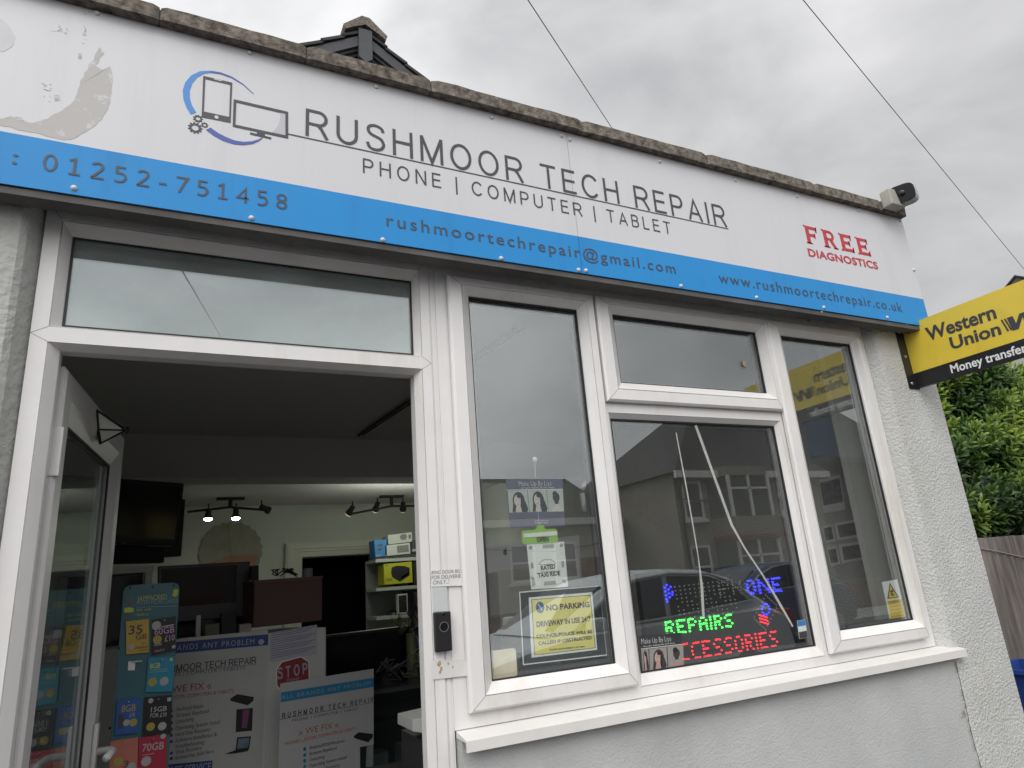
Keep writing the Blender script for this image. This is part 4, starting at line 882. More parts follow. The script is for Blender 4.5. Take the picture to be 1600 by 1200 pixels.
def pack(quad, col, label, prints, stickers):
    q = [PSB.at(*q5(*p)) for p in quad]; cx = sum(p[0] for p in q) / 4; t = thing('sim_pack', label, 'sim pack', PSB.w(cx, min(p[1] for p in q), .012), 'sim card packs hanging on the teal display')
    b = MB(); b.slab(PSB, q, .004, .010); b.obj('pack', mat('pack_card', col, .35, var=.12, vscale=30), t)
    for mm, lst in prints:
        b = MB()
        for it in lst:
            if len(it) == 4: text(b, PSB, it[0], q5(*it[1]), q5(*it[2]), q5(*it[3]), d=.011, thin=.01)
            else: poly(b, PSB, [q5(*p) for p in it[0]], .010, .0108)
        b.obj('print', mm, t)
    for c_, r_, mm in stickers:
        b = MB(); disc(b, PSB, q5(*c_), r_, .010, .0112); b.obj('price_sticker', mm, t)
    b = MB(); a = PSB.at(*q5((quad[0][0] + quad[1][0]) / 2, (quad[0][1] + quad[1][1]) / 2 + 12)); b.tube([PSB.w(a[0], a[1], 0), PSB.w(a[0], a[1], .028)], .002, 6); b.obj('hook', M['steel'], t)
K = M['letter']; W_ = mat('dull_white_print', (.36, .36, .36), .5); Y_ = mat('yellow_sticker', (.36, .30, .05), .5); PK = mat('pink_print', (.45, .28, .40), .5)
pack([(655, 437), (773, 423), (775, 597), (657, 608)], (.52, .34, .05), 'mustard yellow 35 GB data pack at the top left of the teal board', [(K, [('35', (668, 505), (740, 498), (668, 460)), ('GB', (705, 532), (762, 526), (705, 506)), ('Unlimited', (700, 580), (770, 572), (700, 566)), ('minutes', (725, 590), (770, 586), (725, 582)), ('from', (735, 555), (760, 552), (735, 546))])], [((682, 570), .009, W_)])
pack([(792, 428), (914, 408), (912, 585), (788, 612)], (.015, .014, .018), 'black 60GB £10 data pack at the top right of the teal board', [(PK, [('60GB', (803, 508), (906, 493), (803, 474)), ('£10', (856, 542), (908, 533), (856, 512)), ('SMARTY', (803, 598), (855, 590), (803, 586))]), (W_, [([(840, 462), (905, 450), (905, 456), (840, 468)],), ([(802, 552), (840, 546), (840, 550), (802, 556)],), ([(802, 560), (840, 554), (840, 558), (802, 564)],)])], [((813, 458), .015, W_), ((818, 530), .014, Y_), ((903, 568), .006, W_)])
pack([(772, 627), (910, 618), (895, 800), (757, 803)], (.015, .24, .36), 'turquoise 8GB data pack below the black £10 pack', [(M['simyel'], [('8GB', (779, 682), (832, 676), (780, 656))]), (W_, [([(780, 690), (870, 682), (870, 684), (780, 692)],), ([(778, 700), (872, 692), (872, 694), (778, 702)],)])], [((793, 750), .014, Y_), ((853, 747), .014, W_), ((890, 634), .005, M['simyel'])])
pack([(610, 850), (727, 832), (718, 1015), (597, 1028)], (.025, .10, .35), 'royal blue 8GB pack with small robot print on the teal board', [(Y_, [('8GB', (630, 908), (703, 900), (630, 872))]), (W_, [('£10', (672, 934), (700, 930), (672, 912))]), (K, [([(615, 915), (645, 925), (640, 990), (615, 995)],)])], [((658, 962), .010, W_), ((693, 960), .012, Y_)])
pack([(752, 832), (893, 818), (890, 1022), (740, 1030)], (.012, .012, .014), 'black 15GB FOR £10 data pack beside the royal blue pack', [(W_, [('15GB', (783, 908), (866, 900), (783, 882)), ('FOR £10', (780, 936), (864, 930), (780, 914)), ([(870, 832), (890, 830), (889, 850), (869, 852)],)])], [((783, 983), .013, Y_), ((843, 980), .013, W_), ((784, 848), .008, W_)])
pack([(575, 1060), (718, 1036), (712, 1300), (560, 1330)], (.50, .16, .12), 'coral pink data pack at the bottom left of the teal board', [(K, [('3', (640, 1195), (668, 1190), (640, 1162))])], [((613, 1165), .014, Y_), ((683, 1192), .013, W_)])
pack([(722, 1042), (868, 1018), (862, 1300), (716, 1320)], (.38, .02, .05), 'crimson 70GB data pack at the bottom right of the teal board', [(W_, [('70GB', (738, 1112), (850, 1098), (738, 1074)), ([(740, 1130), (800, 1120), (800, 1123), (740, 1133)],)])], [((760, 1162), .015, W_), ((848, 1032), .008, W_)])

# service counter with posters
CT = 1.325
ctr = thing('service_counter', 'tall white service counter facing the shop door', 'counter', (0.4, 1.7, 0.05))
PA = Plane(0.0, 1.5, 0); PQ = Plane(0.405, 1.5, 12)
M['cpanel'] = mat('white_counter', (.50, .50, .47), .6, var=.08, vscale=6)
b = MB(); b.box(-0.45, 0.405, 1.5, 2.0, .05, CT); b.obj('front', M['cpanel'], ctr)
a_ = PQ.at(509, 980)
b = MB(); b.rect(PQ, 0.001, a_[0], .05, a_[1], -.5, 0); b.obj('side_panel', M['cpanel'], ctr)
def q3(x, y): return (400 + x / 5.3333, 1000 + y / 5.3333)
# poster on the counter front
PA1 = Plane(0.0, 1.498, 0)
M['poster'] = mat('laminated_poster', (.42, .42, .41), .3, var=.12, vscale=9)
M['navy'] = mat('navy_print', (.015, .04, .17), .5); M['orange'] = mat('orange_print', (.46, .13, .04), .5); M['sky_print'] = mat('sky_blue_print', (.03, .20, .36), .5); M['grey_l'] = mat('pale_band_lettering', (.30, .34, .42), .5)
t = note('repair_poster', PA1, [(228, 1003), (419, 984), (409, 1200), (396, 1330), (190, 1330)], 0, .001, M['poster'], 'large laminated repair poster on the counter beside the teal board', 'poster')
b = MB(); poly(b, PA1, [(230, 1007), (419, 991), (418.5, 1008), (229, 1025)], .001, .0016); b.obj('navy_band', M['navy'], t)
b = MB(); poly(b, PA1, [(255, 1195), (332, 1188), (331, 1215), (250, 1220)], .001, .0016); b.obj('navy_band', M['navy'], t)
b = MB(); text(b, PA1, 'ALL BRANDS ANY PROBLEM', (233, 1020), (397, 1006.5), (233, 1011), d=.0025, track=1.25, thin=-.004); text(b, PA1, 'FAST SERVICE', (259, 1211), (329, 1203), (259, 1199), d=.0025); disc(b, PA1, (408, 1003), .012, .001, .0024); b.obj('band_lettering', M['grey_l'], t)
b = MB(); sans(b, PA1, 'RUSHMOOR TECH REPAIR', (238, 1054), (400, 1036.5), (238, 1042.5), d=.0025, weight=.14); text(b, PA1, 'PHONES | COMPUTER | TABLETS', (246, 1059.5), (382.5, 1045.5), (246, 1054.6), d=.0025, track=1.15)
a0, a1 = PA1.at(238, 1055.3), PA1.at(400, 1038.3); b.slab(PA1, [a0, a1, (a1[0], a1[1] + .0015), (a0[0], a0[1] + .0015)], .001, .002)
for s, l_, r_ in (('Andriod/Apple', (915, 905), (1058, 885)), ('Screens Replaced', (918, 937), (1085, 912)), ('Unlocking', (915, 970), (1008, 952)), ('Operating System Install', (912, 1003), (1145, 968)), ('Hard Disk Recovery', (912, 1036), (1095, 1007)), ('Software Installation &', (912, 1067), (1128, 1033)), ('troubleshooting', (912, 1097), (1062, 1074)), ('Virus Recovery', (912, 1127), (1050, 1102)), ('Accessories Sold Here', (908, 1157), (1112, 1122))):
    text(b, PA1, s, q5(*l_), q5(*r_), q5(l_[0], l_[1] - 21), d=.0025, italic=.1)
b.obj('lettering', K, t)
b = MB(); text(b, PA1, '» WE FIX «', (256, 1084), (330, 1075.5), (256, 1073), d=.0025); text(b, PA1, 'PHONES, LAPTOPS, COMPUTERS & TABLETS', (229.5, 1097.5), (365, 1081.5), (229.5, 1092), d=.0025); b.obj('red_lettering', mat('dark_red_print', (.33, .025, .03), .5), t)
b = MB()
for y_ in (902, 932, 965, 998, 1030, 1062, 1122, 1150): disc(b, PA1, q5(892, y_), .0062, .001, .002, 12)
b.obj('tick_bullet', M['navy'], t)
b = MB(); poly(b, PA1, [q5(*p) for p in ((1200, 838), (1235, 815), (1322, 830), (1318, 850), (1290, 873), (1200, 850))], .001, .003); poly(b, PA1, [q5(*p) for p in ((1232, 895), (1317, 887), (1312, 1005), (1227, 1013))], .001, .003)
poly(b, PA1, [q5(*p) for p in ((1235, 1040), (1307, 1034), (1298, 1098), (1226, 1108))], .001, .003); poly(b, PA1, [q5(*p) for p in ((1170, 1128), (1226, 1106), (1298, 1098), (1290, 1112), (1222, 1124))], .001, .003); b.obj('device_print', M['matblack'], t)
b = MB(); poly(b, PA1, [q5(*p) for p in ((1265, 898), (1300, 895), (1285, 990), (1258, 992))], .003, .0035); b.obj('screen_print', mat('red_screen_print', (.25, .03, .06), .4, var=.7, vscale=20, dark=(.04, .06, .2)), t)
b = MB(); poly(b, PA1, [q5(*p) for p in ((1242, 1046), (1300, 1041), (1293, 1092), (1233, 1100))], .003, .0035); b.obj('screen_print', mat('blue_screen_print', (.16, .22, .28), .4, var=.6, vscale=25), t)
# second poster in front, turned
ps2 = Plane(0.49, 1.36, 24)
t = note('repair_poster', ps2, [(437.5, 1068), (583, 1045), (583, 1200), (582, 1320), (431, 1320), (434, 1200)], 0, .004, mat('poster_board', (.42, .42, .43), .45, var=.07, vscale=8), 'nearer repair poster with light blue band standing before the black television', 'poster')
b = MB(); poly(b, ps2, [q3(*p) for p in ((203, 437), (976, 314), (976, 390), (200, 520))], .004, .0046); b.obj('blue_band', M['sky_print'], t)
b = MB(); text(b, ps2, 'ALL BRANDS ANY PROBLEM', q3(203, 496), q3(948, 372), q3(203, 462), d=.0054, track=1.25, thin=-.004); b.obj('band_lettering', M['grey_l'], t)
b = MB(); sans(b, ps2, 'RUSHMOOR TECH REPAIR', q3(211, 655), q3(970, 514), q3(211, 609), d=.0054, weight=.16); text(b, ps2, 'PHONE | COMPUTER | TABLET', q3(295, 682), q3(848, 580), q3(295, 660), d=.0054, track=1.25)
a0, a1 = ps2.at(*q3(190, 664)), ps2.at(*q3(970, 522)); b.slab(ps2, [a0, a1, (a1[0], a1[1] + .0014), (a0[0], a0[1] + .0014)], .004, .005)
for s, l_, r_ in (('Andriod/IOS/Windows', (436, 912), (730, 850)), ('Screens Replaced', (437, 962), (665, 908)), ('Unlocking', (437, 1012), (565, 982)), ('Operating System Install', (433, 1062), (748, 987)), ('Hard Disk Recovery', (433, 1112), (690, 1052))): text(b, ps2, s, q3(*l_), q3(*r_), q3(l_[0], l_[1] - 27), d=.0054, italic=.1)
b.obj('lettering', K, t)
b = MB(); text(b, ps2, '» WE FIX «', q3(350, 795), q3(682, 724), q3(350, 745), d=.0054); text(b, ps2, 'PHONES, LAPTOPS, COMPUTERS & TABLETS', q3(234, 880), q3(828, 745), q3(234, 852), d=.0054); b.obj('orange_lettering', M['orange'], t)
b = MB()
for y_ in (908, 958, 1006, 1055): disc(b, ps2, q3(400, y_), .0072, .004, .005, 14)
b.obj('tick_bullet', M['sky_print'], t)
b = MB(); poly(b, ps2, [q3(*p) for p in ((810, 800), (850, 768), (968, 782), (965, 810), (930, 852), (815, 818))], .004, .006); poly(b, ps2, [q3(*p) for p in ((862, 892), (975, 872), (975, 1060), (862, 1075))], .004, .006); b.obj('device_print', M['matblack'], t)
b = MB(); poly(b, ps2, [q3(*p) for p in ((915, 885), (970, 876), (970, 1052), (908, 1060))], .006, .0065); b.obj('screen_print', mat('sand_screen_print', (.35, .32, .22), .4, var=.6, vscale=18, dark=(.05, .18, .26)), t)
# stop sign and striped sheet on the side panel
t = note('stop_notice', PQ, [q3(*p) for p in ((168, 240), (212, 178), (375, 135), (440, 180), (445, 330), (395, 420), (230, 450), (170, 385))], .001, .001, M['white'], 'red octagonal STOP notice taped on the white counter panel', 'notice')
b = MB(); poly(b, PQ, [q3(*p) for p in ((174, 244), (216, 186), (373, 143), (434, 184), (438, 326), (391, 412), (234, 440), (176, 380))], .002, .0026); b.obj('red_ground', mat('dark_red_sign', (.24, .025, .035), .5), t)
b = MB(); sans(b, PQ, 'STOP', q3(180, 328), q3(426, 280), q3(178, 232), d=.0034, weight=.17, sx=.72); text(b, PQ, 'POINT', q3(256, 350), q3(362, 332), q3(256, 325), d=.0034); b.obj('lettering', M['grey_l'], t)
t = note('price_list', PQ, [(421, 989), (495, 976), (495, 1022), (421, 1036)], .001, .0006, mat('list_paper', (.40, .39, .44), .6), 'lined sheet of small print taped above the STOP notice', 'sheet')
b = MB()
for k in range(12):
    y0 = 990 + k * 3.5; a0, a1 = PQ.at(423, y0 + .6), PQ.at(493 - (k % 3) * 6, y0 - 11); b.slab(PQ, [a0, a1, (a1[0], a1[1] + .003), (a0[0], a0[1] + .003)], .0016, .002)
b.obj('print_lines', mat('violet_grey_print', (.18, .17, .24), .6), t)
# brown box and clutter on the counter
pbx = Plane(0.45, 1.62, 8)
t = thing_at('brown_box', 'large dark brown box on top of the white counter', 'box', pbx, (450, 975))
b = MB(); b.slab(pbx, [pbx.at(*p) for p in ((397.8, 908), (395.5, 981), (503.5, 969.5), (503.7, 901))], -.28, 0, .004); b.obj('carton', mat('dark_brown_card', (.085, .045, .04), .7, var=.1), t)
b = MB(); b.slab(pbx, [pbx.at(*p) for p in ((396.5, 911), (396.3, 907), (504.5, 899.5), (504.5, 903.5))], -.282, .003); b.obj('lid_edge', mat('brown_card_edge', (.10, .055, .05), .7), t)
b = MB()
zz = pbx.at(450, 903)[1] + .004; rnd = random.Random(2)
for k in range(7):
    s0 = pbx.at(438, 905)[0] + .015 * k; p = [pbx.w(s0 + rnd.uniform(-.03, .03), zz + rnd.uniform(.003, .045), -.08 + rnd.uniform(-.04, .04)) for _ in range(5)]; b.tube(p, .0035, 5)
b.obj('cable_heap', M['black'], None, label='tangle of black cables on the dark brown box', cat='cables')
b = MB(); a = pbx.at(491, 901); b.tube([pbx.w(a[0], a[1] + .003, -.1), pbx.w(a[0], a[1] + .045, -.1)], .024, 16); b.obj('tape_roll', mat('grey_tub', (.16, .16, .17), .5), None, label='grey round tub on the right end of the dark brown box', cat='tub')
b = MB(); a = pbx.at(407, 905); b.slab(pbx, [pbx.at(*p) for p in ((401, 905), (401, 882), (413, 881), (413, 905))], -.14, -.1); b.obj('black_speaker', M['matblack'], None, label='narrow black speaker behind the left end of the brown box', cat='speaker')
# monitor on the counter
pm = Plane(0.1, 1.8, 4)
t = thing_at('desk_monitor', 'black monitor standing on the counter behind the teal board', 'monitor', pm, (330, 985))
b = MB(); b.slab(pm, [pm.at(*p) for p in ((246.7, 884.7), (390.8, 877), (389, 963), (247, 975))], -.04, 0, .004); b.obj('bezel', M['black'], t)
b = MB(); b.slab(pm, [pm.at(*p) for p in ((252, 889), (370, 883), (368, 941), (252, 950))], 0, .0015); b.obj('screen', M['screen'], t)
b = MB(); a = pm.at(325, 968); b.rect(pm, a[0] - .03, a[0] + .03, CT, a[1] + .03, -.03, -.005); b.rect(pm, a[0] - .12, a[0] + .12, CT, CT + .012, -.12, .08); b.obj('stand', M['black'], t)
b = MB(); b.slab(pm, [pm.at(*p) for p in ((240, 935), (394, 927), (394, 990), (240, 1000))], -.26, -.06, .004); b.obj('dark_filler_block', M['matblack'], None, label='dark block added to darken the gap behind the foot of the counter monitor', cat='printer')  # added block that keeps the gap under the monitor dark
pcl = Plane(0.1, 1.62, 0)
for i, (quad, mm, lb, ct, dp) in enumerate((
    ([(306, 985), (306, 962), (314, 961), (314, 984)], mat('silver_case', (.28, .28, .29), .35, metal=.5), 'small silver card reader standing before the monitor', 'card reader', .05),
    ([(320, 989), (320, 976), (343, 974), (343, 987)], mat('olive_box', (.10, .11, .06), .6), 'small olive box before the monitor', 'box', .06),
    ([(346, 987), (345, 958), (369, 955), (370, 985)], M['matblack'], 'small black electronic unit below the monitor', 'gadget', .06),
    ([(374, 984), (374, 976), (393, 974), (393, 983)], mat('tan_papers', (.30, .27, .22), .7), 'low pile of pale papers beside the brown box', 'papers', .1))):
    b = MB(); s_ = [pcl.at(*p) for p in quad]; zmin = min(p[1] for p in s_); s_ = [(p[0], CT + .0005 if p[1] < zmin + .01 else p[1]) for p in s_]
    b.slab(pcl, s_, -dp, 0, .003); b.obj(('card_reader', 'small_box', 'black_gadget', 'paper_pile')[i], mm, None, label=lb, cat=ct)
# wall television pair at the left and rack
ptv = Plane(-0.2, 2.25, 24)
t = thing_at('wall_television', 'black wall television high at the left above the white rack', 'television', ptv, (230, 860))
b = MB(); b.slab(ptv, [ptv.at(*p) for p in ((100, 741), (288, 755), (277.5, 852), (85, 848))], -.06, 0, .005); b.obj('case', M['black'], t)
b = MB(); b.slab(ptv, [ptv.at(*p) for p in ((105, 747), (282, 761), (273, 843), (95, 839))], 0, .001); b.obj('screen', M['screen'], t)
b = MB(); b.slab(ptv, [ptv.at(*p) for p in ((140, 853), (257.5, 855), (256, 879), (135, 882))], -.05, 0); b.obj('lower_panel', M['matblack'], t)
b = MB(); text(b, ptv, 'SHARP', (189, 849.8), (198, 849.9), (189, 847.6), d=.0012); b.obj('badge', W_, t)
ptv2 = Plane(-0.1, 2.55, 24)
t = thing_at('wall_television', 'second black television partly hidden behind the front one', 'television', ptv2, (250, 870))
b = MB(); b.slab(ptv2, [ptv2.at(*p) for p in ((180, 775), (290, 780), (283.5, 869), (180, 874))], -.06, 0, .005); b.obj('case', M['black'], t)
b = MB(); b.slab(ptv2, [ptv2.at(*p) for p in ((182, 779), (285, 784), (279, 862), (182, 866))], 0, .001); b.obj('screen', M['screen'], t)
prk = Plane(-0.3, 1.75, 14)
t = thing_at('tube_rack', 'white square tube rack behind the open door', 'rack', prk, (200, 1200))
b = MB(); h0, h1, v1 = prk.at(95, 892), prk.at(241, 883.5), prk.at(236, 883)
b.slab(prk, [(h0[0], h0[1] - .028), (h1[0], h1[1] - .028), (h1[0], h1[1]), (h0[0], h0[1])], -.03, 0); b.rect(prk, h1[0] - .034, h1[0] - .004, .05, h1[1] - .029, -.03, 0)
a0, a1 = prk.at(100, 1062), prk.at(236, 1048); b.slab(prk, [(a0[0], a0[1] - .03), (a1[0] - .03, a1[1] - .03), (a1[0] - .03, a1[1]), (a0[0], a0[1])], -.03, 0)
b.rect(prk, h0[0], h0[0] + .03, .05, h0[1] - .029, -.03, 0); b.obj('tube_frame', mat('white_tube', (.45, .44, .42), .5), t)
t2 = thing_at('rack_screen', 'dark flat screen standing inside the white tube rack', 'screen', prk, (190, 1045), -.05)
b = MB(); b.slab(prk, [prk.at(*p) for p in ((105, 900), (228, 893), (222, 1046), (100, 1058))], -.09, -.045); b.obj('case', M['black'], t2)
b = MB(); b.slab(prk, [prk.at(*p) for p in ((108, 906), (224, 899), (219, 1040), (103, 1052))], -.045, -.044); b.obj('screen', M['screen'], t2)
b = MB(); b.slab(prk, [prk.at(*p) for p in ((100, 1068), (222, 1056), (210, 1230), (95, 1240))], -.2, -.05); b.obj('black_crate', M['matblack'], None, label='black crate low in the white tube rack', cat='crate')
# big black television on the glass showcase
ptb = Plane(0.8, 2.0, 8)
t = thing_at('large_television', 'large switched-off television standing on the glass showcase', 'television', ptb, (570, 1085))
b = MB(); b.slab(ptb, [ptb.at(*p) for p in ((508, 993), (645, 977), (648, 1070), (508, 1092))], -.06, 0, .004); b.obj('case', M['black'], t)
b = MB(); b.slab(ptb, [ptb.at(*p) for p in ((511, 997), (641, 982), (644, 1064), (511, 1085))], 0, .001); b.obj('screen', M['screen'], t)
psc = Plane(0.9, 1.72, 5)
sh = thing('glass_showcase', 'long glass display showcase with dark shelves beside the poster', 'showcase', (1.5, 1.9, .05))
b = MB(); b.rect(psc, -.05, 1.5, .05, .12, -.5, 0); b.rect(psc, -.05, 1.5, .12, 1.0, -.5, -.48); b.rect(psc, -.05, 1.5, .56, .575, -.48, -.01); b.rect(psc, -.05, -.03, .12, 1.0, -.48, 0); b.rect(psc, 1.48, 1.5, .12, 1.0, -.48, 0); b.rect(psc, -.05, 1.5, .985, 1.0, -.02, .004); b.obj('carcass', mat('showcase_dark', (.05, .05, .055), .4), sh)
b = MB(); b.rect(psc, -.03, 1.48, .12, .985, -.006, 0); b.obj('front_glass', M['case_glass'], sh)
b = MB(); b.rect(psc, -.05, 1.5, 1.0, 1.008, -.5, 0.004); b.obj('top_glass', mat('smoked_top', (.05, .05, .055), .12), sh)
for k in range(7):
    b = MB(); s0 = .05 + k * .2; b.rect(psc, s0, s0 + random.uniform(.06, .13), .576, .576 + random.uniform(.1, .25), -.3, -.2, .004); b.obj('boxed_phone', mat('phone_box', random.choice([(.3, .3, .32), (.05, .08, .2), (.2, .2, .2)]), .5), None, label='small boxed phone on the middle shelf of the glass showcase', cat='phone box', group='boxed phones in the glass showcase')
b = MB(); rnd = random.Random(8)
for k in range(16): 
    s0 = psc.at(640, 1050)[0] + rnd.uniform(-.05, .35); p = [psc.w(s0 + rnd.uniform(-.06, .06), 1.01 + rnd.uniform(0, .12), -.2 + rnd.uniform(-.1, .15)) for _ in range(5)]; b.tube(p, .004, 5)
b.obj('cable_heap', mat('grey_cable', (.10, .10, .10), .5), None, label='heap of loose cables on the showcase beside the large television', cat='cables')
b = MB(); rnd = random.Random(4)
for k in range(34):
    c0 = psc.w(psc.at(655, 985)[0] + rnd.uniform(-.02, .14), 1.24 + rnd.uniform(-.02, .06), -.25 + rnd.uniform(-.06, .06)); dv = Vector((rnd.uniform(-1, 1), rnd.uniform(-1, 1), rnd.uniform(0, 1.4))).normalized() * .09; sd_ = dv.cross(Vector((0, 0, 1))).normalized() * .012
    b.face([c0, c0 + dv * .5 + sd_, c0 + dv, c0 + dv * .5 - sd_])
b.tube([psc.w(psc.at(655, 985)[0] + .06, 1.01, -.25), psc.w(psc.at(655, 985)[0] + .06, 1.24, -.25)], .03, 10)
b.obj('pot_plant', mat('dull_green_leaf', (.16, .19, .07), .6, var=.4), None, label='small dull green plant behind the large television', cat='plant', recalc=False)
pwb = Plane(0.6, 0.62, 0)
b = MB(); b.slab(pwb, [pwb.at(*p) for p in ((645, 1125), (700, 1112), (700, 1152), (645, 1143))], -.18, 0, .003); b.obj('white_carton', mat('white_carton', (.55, .55, .53), .6), None, label='plain white carton just inside the door frame post', cat='carton')
# stand under it
b = MB(); a = pwb.at(672, 1140); b.box(.6 + pwb.at(664, 1143)[0], .6 + pwb.at(700, 1140)[0], .63, .9, .05, min(pwb.at(645, 1143)[1], pwb.at(700, 1152)[1]) - .001); b.obj('side_cabinet', mat('dark_cabinet', (.03, .03, .033), .5), None, label='low dark cabinet under the white carton by the window', cat='cabinet')

rnd = random.Random(19)
pck = Plane(1.0, 1.95, 5)
ck = thing_at('accessory_rack', 'dark wire rack of small accessories between the large television and the door post', 'rack', pck, (660, 1080))
s0, s1 = pck.at(646, 1020)[0], pck.at(690, 1020)[0]
b = MB(); b.rect(pck, s0, s1, 1.01, 1.46, -.03, -.02); b.obj('back_board', M['matblack'], ck)
for k in range(12):
    q = (s0 + .02 + (k % 3) * .055 + rnd.uniform(-.006, .006), 1.06 + (k // 3) * .105); col = rnd.choice([(.30, .30, .30), (.03, .03, .035), (.28, .12, .03), (.05, .09, .16), (.20, .22, .08), (.10, .10, .10)])
    b = MB(); b.rect(pck, q[0], q[0] + .045, q[1], q[1] + .08, -.02, rnd.uniform(.0, .03), .003); b.obj('accessory_pack', mat('accessory_card', col, .5, var=.3, vscale=30), ck)
for k in range(5):
    p = [pck.w(s0 + rnd.uniform(-.05, .16), 1.05 + rnd.uniform(0, .45), rnd.uniform(.03, .1)) for _ in range(5)]
    b = MB(); b.tube(p, .0035, 5); b.obj('loose_cable', mat('rack_cable', rnd.choice([(.3, .3, .3), (.02, .02, .02)]), .5), ck)
# back shelves with boxed goods
pbs = Plane(1.95, 4.6, 0)
sf = thing('shelf_unit', 'white wall shelves stacked with boxed goods beside the inner doorway', 'shelves', (2.3, 4.8, .05))
def qc(x, y): return (380 + x / 5.3333, 840 + y / 5.3333)
z1 = pbs.at(600, 873)[1]; z2 = pbs.at(605, 917.5)[1]; z3 = pbs.at(620, 961)[1]; xs0 = 1.95 + pbs.at(588, 930)[0]; xs1 = 2.86
b = MB()
for z in (z1, z2, z3, z3 - .42, z3 - .8): b.box(xs0, xs1, 4.6, 5.0, z - .03, z)
b.obj('shelf', mat('grey_shelf', (.42, .44, .42), .5), sf)
b = MB(); b.box(xs0, xs0 + .02, 4.98, 5.0, .05, z1 - .031); b.box(xs0 + .02, xs1, 4.985, 5.0, .05, z1 - .031); b.obj('back_panel', mat('shelf_back', (.34, .36, .34), .6), sf)
def carton(P, quad, dp, col, label, prints=(), name='boxed_goods', front=0.0):
    s_ = [P.at(*p) for p in quad]; t = thing(name, label, 'box', P.w(sum(p[0] for p in s_) / 4, min(p[1] for p in s_), front))
    b = MB(); b.slab(P, s_, front - dp, front, .003); b.obj('carton', mat('carton_card', col, .5, var=.06, vscale=10), t)
    for mm, shp in prints:
        b = MB()
        for it in shp:
            if isinstance(it[0], str): text(b, P, it[0], it[1], it[2], it[3], d=front + .0012)
            else: poly(b, P, it, front, front + .001)
        b.obj('print', mm, t)
    return t
carton(pbs, [(584.5, 844), (604, 843), (605, 868.5), (586.5, 871.5)], .2, (.02, .19, .46), 'blue boxed accessory at the left end of the top shelf', [(W_, [('Blu', (588, 869.5), (597, 868.3), (588, 866))]), (K, [[(590, 851), (598, 850), (598, 853), (590, 854)], [(591, 857), (597, 856), (595, 860), (590, 861)]])])
carton(pbs, [(601.5, 852.5), (640.5, 848), (641.5, 865), (602, 869)], .2, (.52, .53, .50), 'white camera box lying on the top shelf under a second one', [(mat('grey_print', (.18, .19, .17), .6), [[(620, 853), (638, 851), (639, 862), (621, 864)]])])
carton(pbs, [(606, 836), (643.5, 831.5), (644.5, 846.5), (607, 851)], .2, (.45, .46, .43), 'upper white camera box stacked on the top shelf', [(mat('grey_print', (.15, .16, .15), .6), [[(625, 837), (629, 834.5), (634, 834.5), (636, 838), (634, 843), (628, 843.5), (625, 841)], [(638, 835.5), (642, 835), (642.5, 841), (638.5, 842)]])])
carton(pbs, [(642.5, 844), (668, 842), (668, 862), (643.5, 864)], .2, (.03, .035, .045), 'dark boxed gadget at the right of the top shelf', [(W_, [[(644, 858), (660, 856.5), (660, 860), (644, 862)]])])
carton(pbs, [(599.5, 881.5), (643.5, 877.5), (645, 910), (600.5, 914)], .22, (.48, .47, .02), 'bright yellow power supply box on the middle shelf', [(M['matblack'], [[(612, 886.5), (620, 884), (632, 884.5), (640, 887), (640, 899), (625, 909), (613, 902), (611, 895)], ('CX650', (602, 908), (613, 907), (602, 904)), [(602, 883.8), (604, 881.8), (605, 884)]]), (mat('grey_edge_print', (.1, .1, .1), .5), [[(626, 902), (639, 894), (639.5, 897), (627, 905)]])])
carton(pbs, [(646, 882), (670, 881), (670, 912), (647, 913)], .2, (.02, .02, .024), 'dark box beside the yellow power supply box')
carton(pbs, [(621, 929), (636.5, 927), (637.5, 958.5), (622.5, 959.8)], .06, (.55, .56, .55), 'white phone box standing on the lower shelf', [(M['matblack'], [[(622.5, 931), (635, 929.3), (636, 956), (623.7, 957.3)]]), (W_, [[(624, 936), (634, 940), (634, 940.6), (624, 936.6)]])])
carton(pbs, [(638, 923), (665, 920), (668, 954), (640, 957)], .1, (.015, .015, .018), 'black carton at the back of the lower shelf', front=-.1)
carton(pbs, [(646, 946), (668, 943), (668, 957), (647, 957.5)], .12, (.36, .35, .26), 'small beige box on the lower shelf', front=.0)
b = MB(); a = pbs.at(622, 959); c0 = pbs.w(a[0] - .0, z3, -.1)
for k in range(1): b.dome(c0 + Vector((0, 0.04, 0.001)), (0, 0, 1), .075, .045, 16, 4)
b.obj('computer_mouse', M['black'], None, label='black computer mouse on the lower shelf before the phone box', cat='mouse', smooth=True)
# round paper fan on the back wall
pfa = Plane(0, 5.49, 0)
a = pfa.at(361, 862); t = thing('wall_rosette', 'round pale and peach paper rosette on the back wall above the monitor', 'decoration', pfa.w(a[0], a[1] - .28, 0))
for nm, col, r0_, r1_ in (('outer_petals', (.34, .33, .27), .0, .28), ('inner_petals', (.42, .22, .15), .0, .24)):
    b = MB(); n = 22
    for k in range(n):
        if nm == 'inner_petals' and not (n * .52 < k < n * .98): continue
        t0, t1 = 2 * math.pi * k / n, 2 * math.pi * (k + 1) / n; tm = (t0 + t1) / 2; d = .002 if nm[0] == 'o' else .012; zz = -.04 if nm[0] == 'i' else 0
        b.slab(pfa, [(a[0], a[1] + zz), (a[0] + r1_ * math.cos(t0), a[1] + zz + r1_ * math.sin(t0)), (a[0] + r1_ * 1.06 * math.cos(tm), a[1] + zz + r1_ * 1.06 * math.sin(tm)), (a[0] + r1_ * math.cos(t1), a[1] + zz + r1_ * math.sin(t1))], 0, d + .004 * (k % 2))
    b.obj(nm, mat(nm + '_paper', col, .8, var=.2, vscale=8), t)
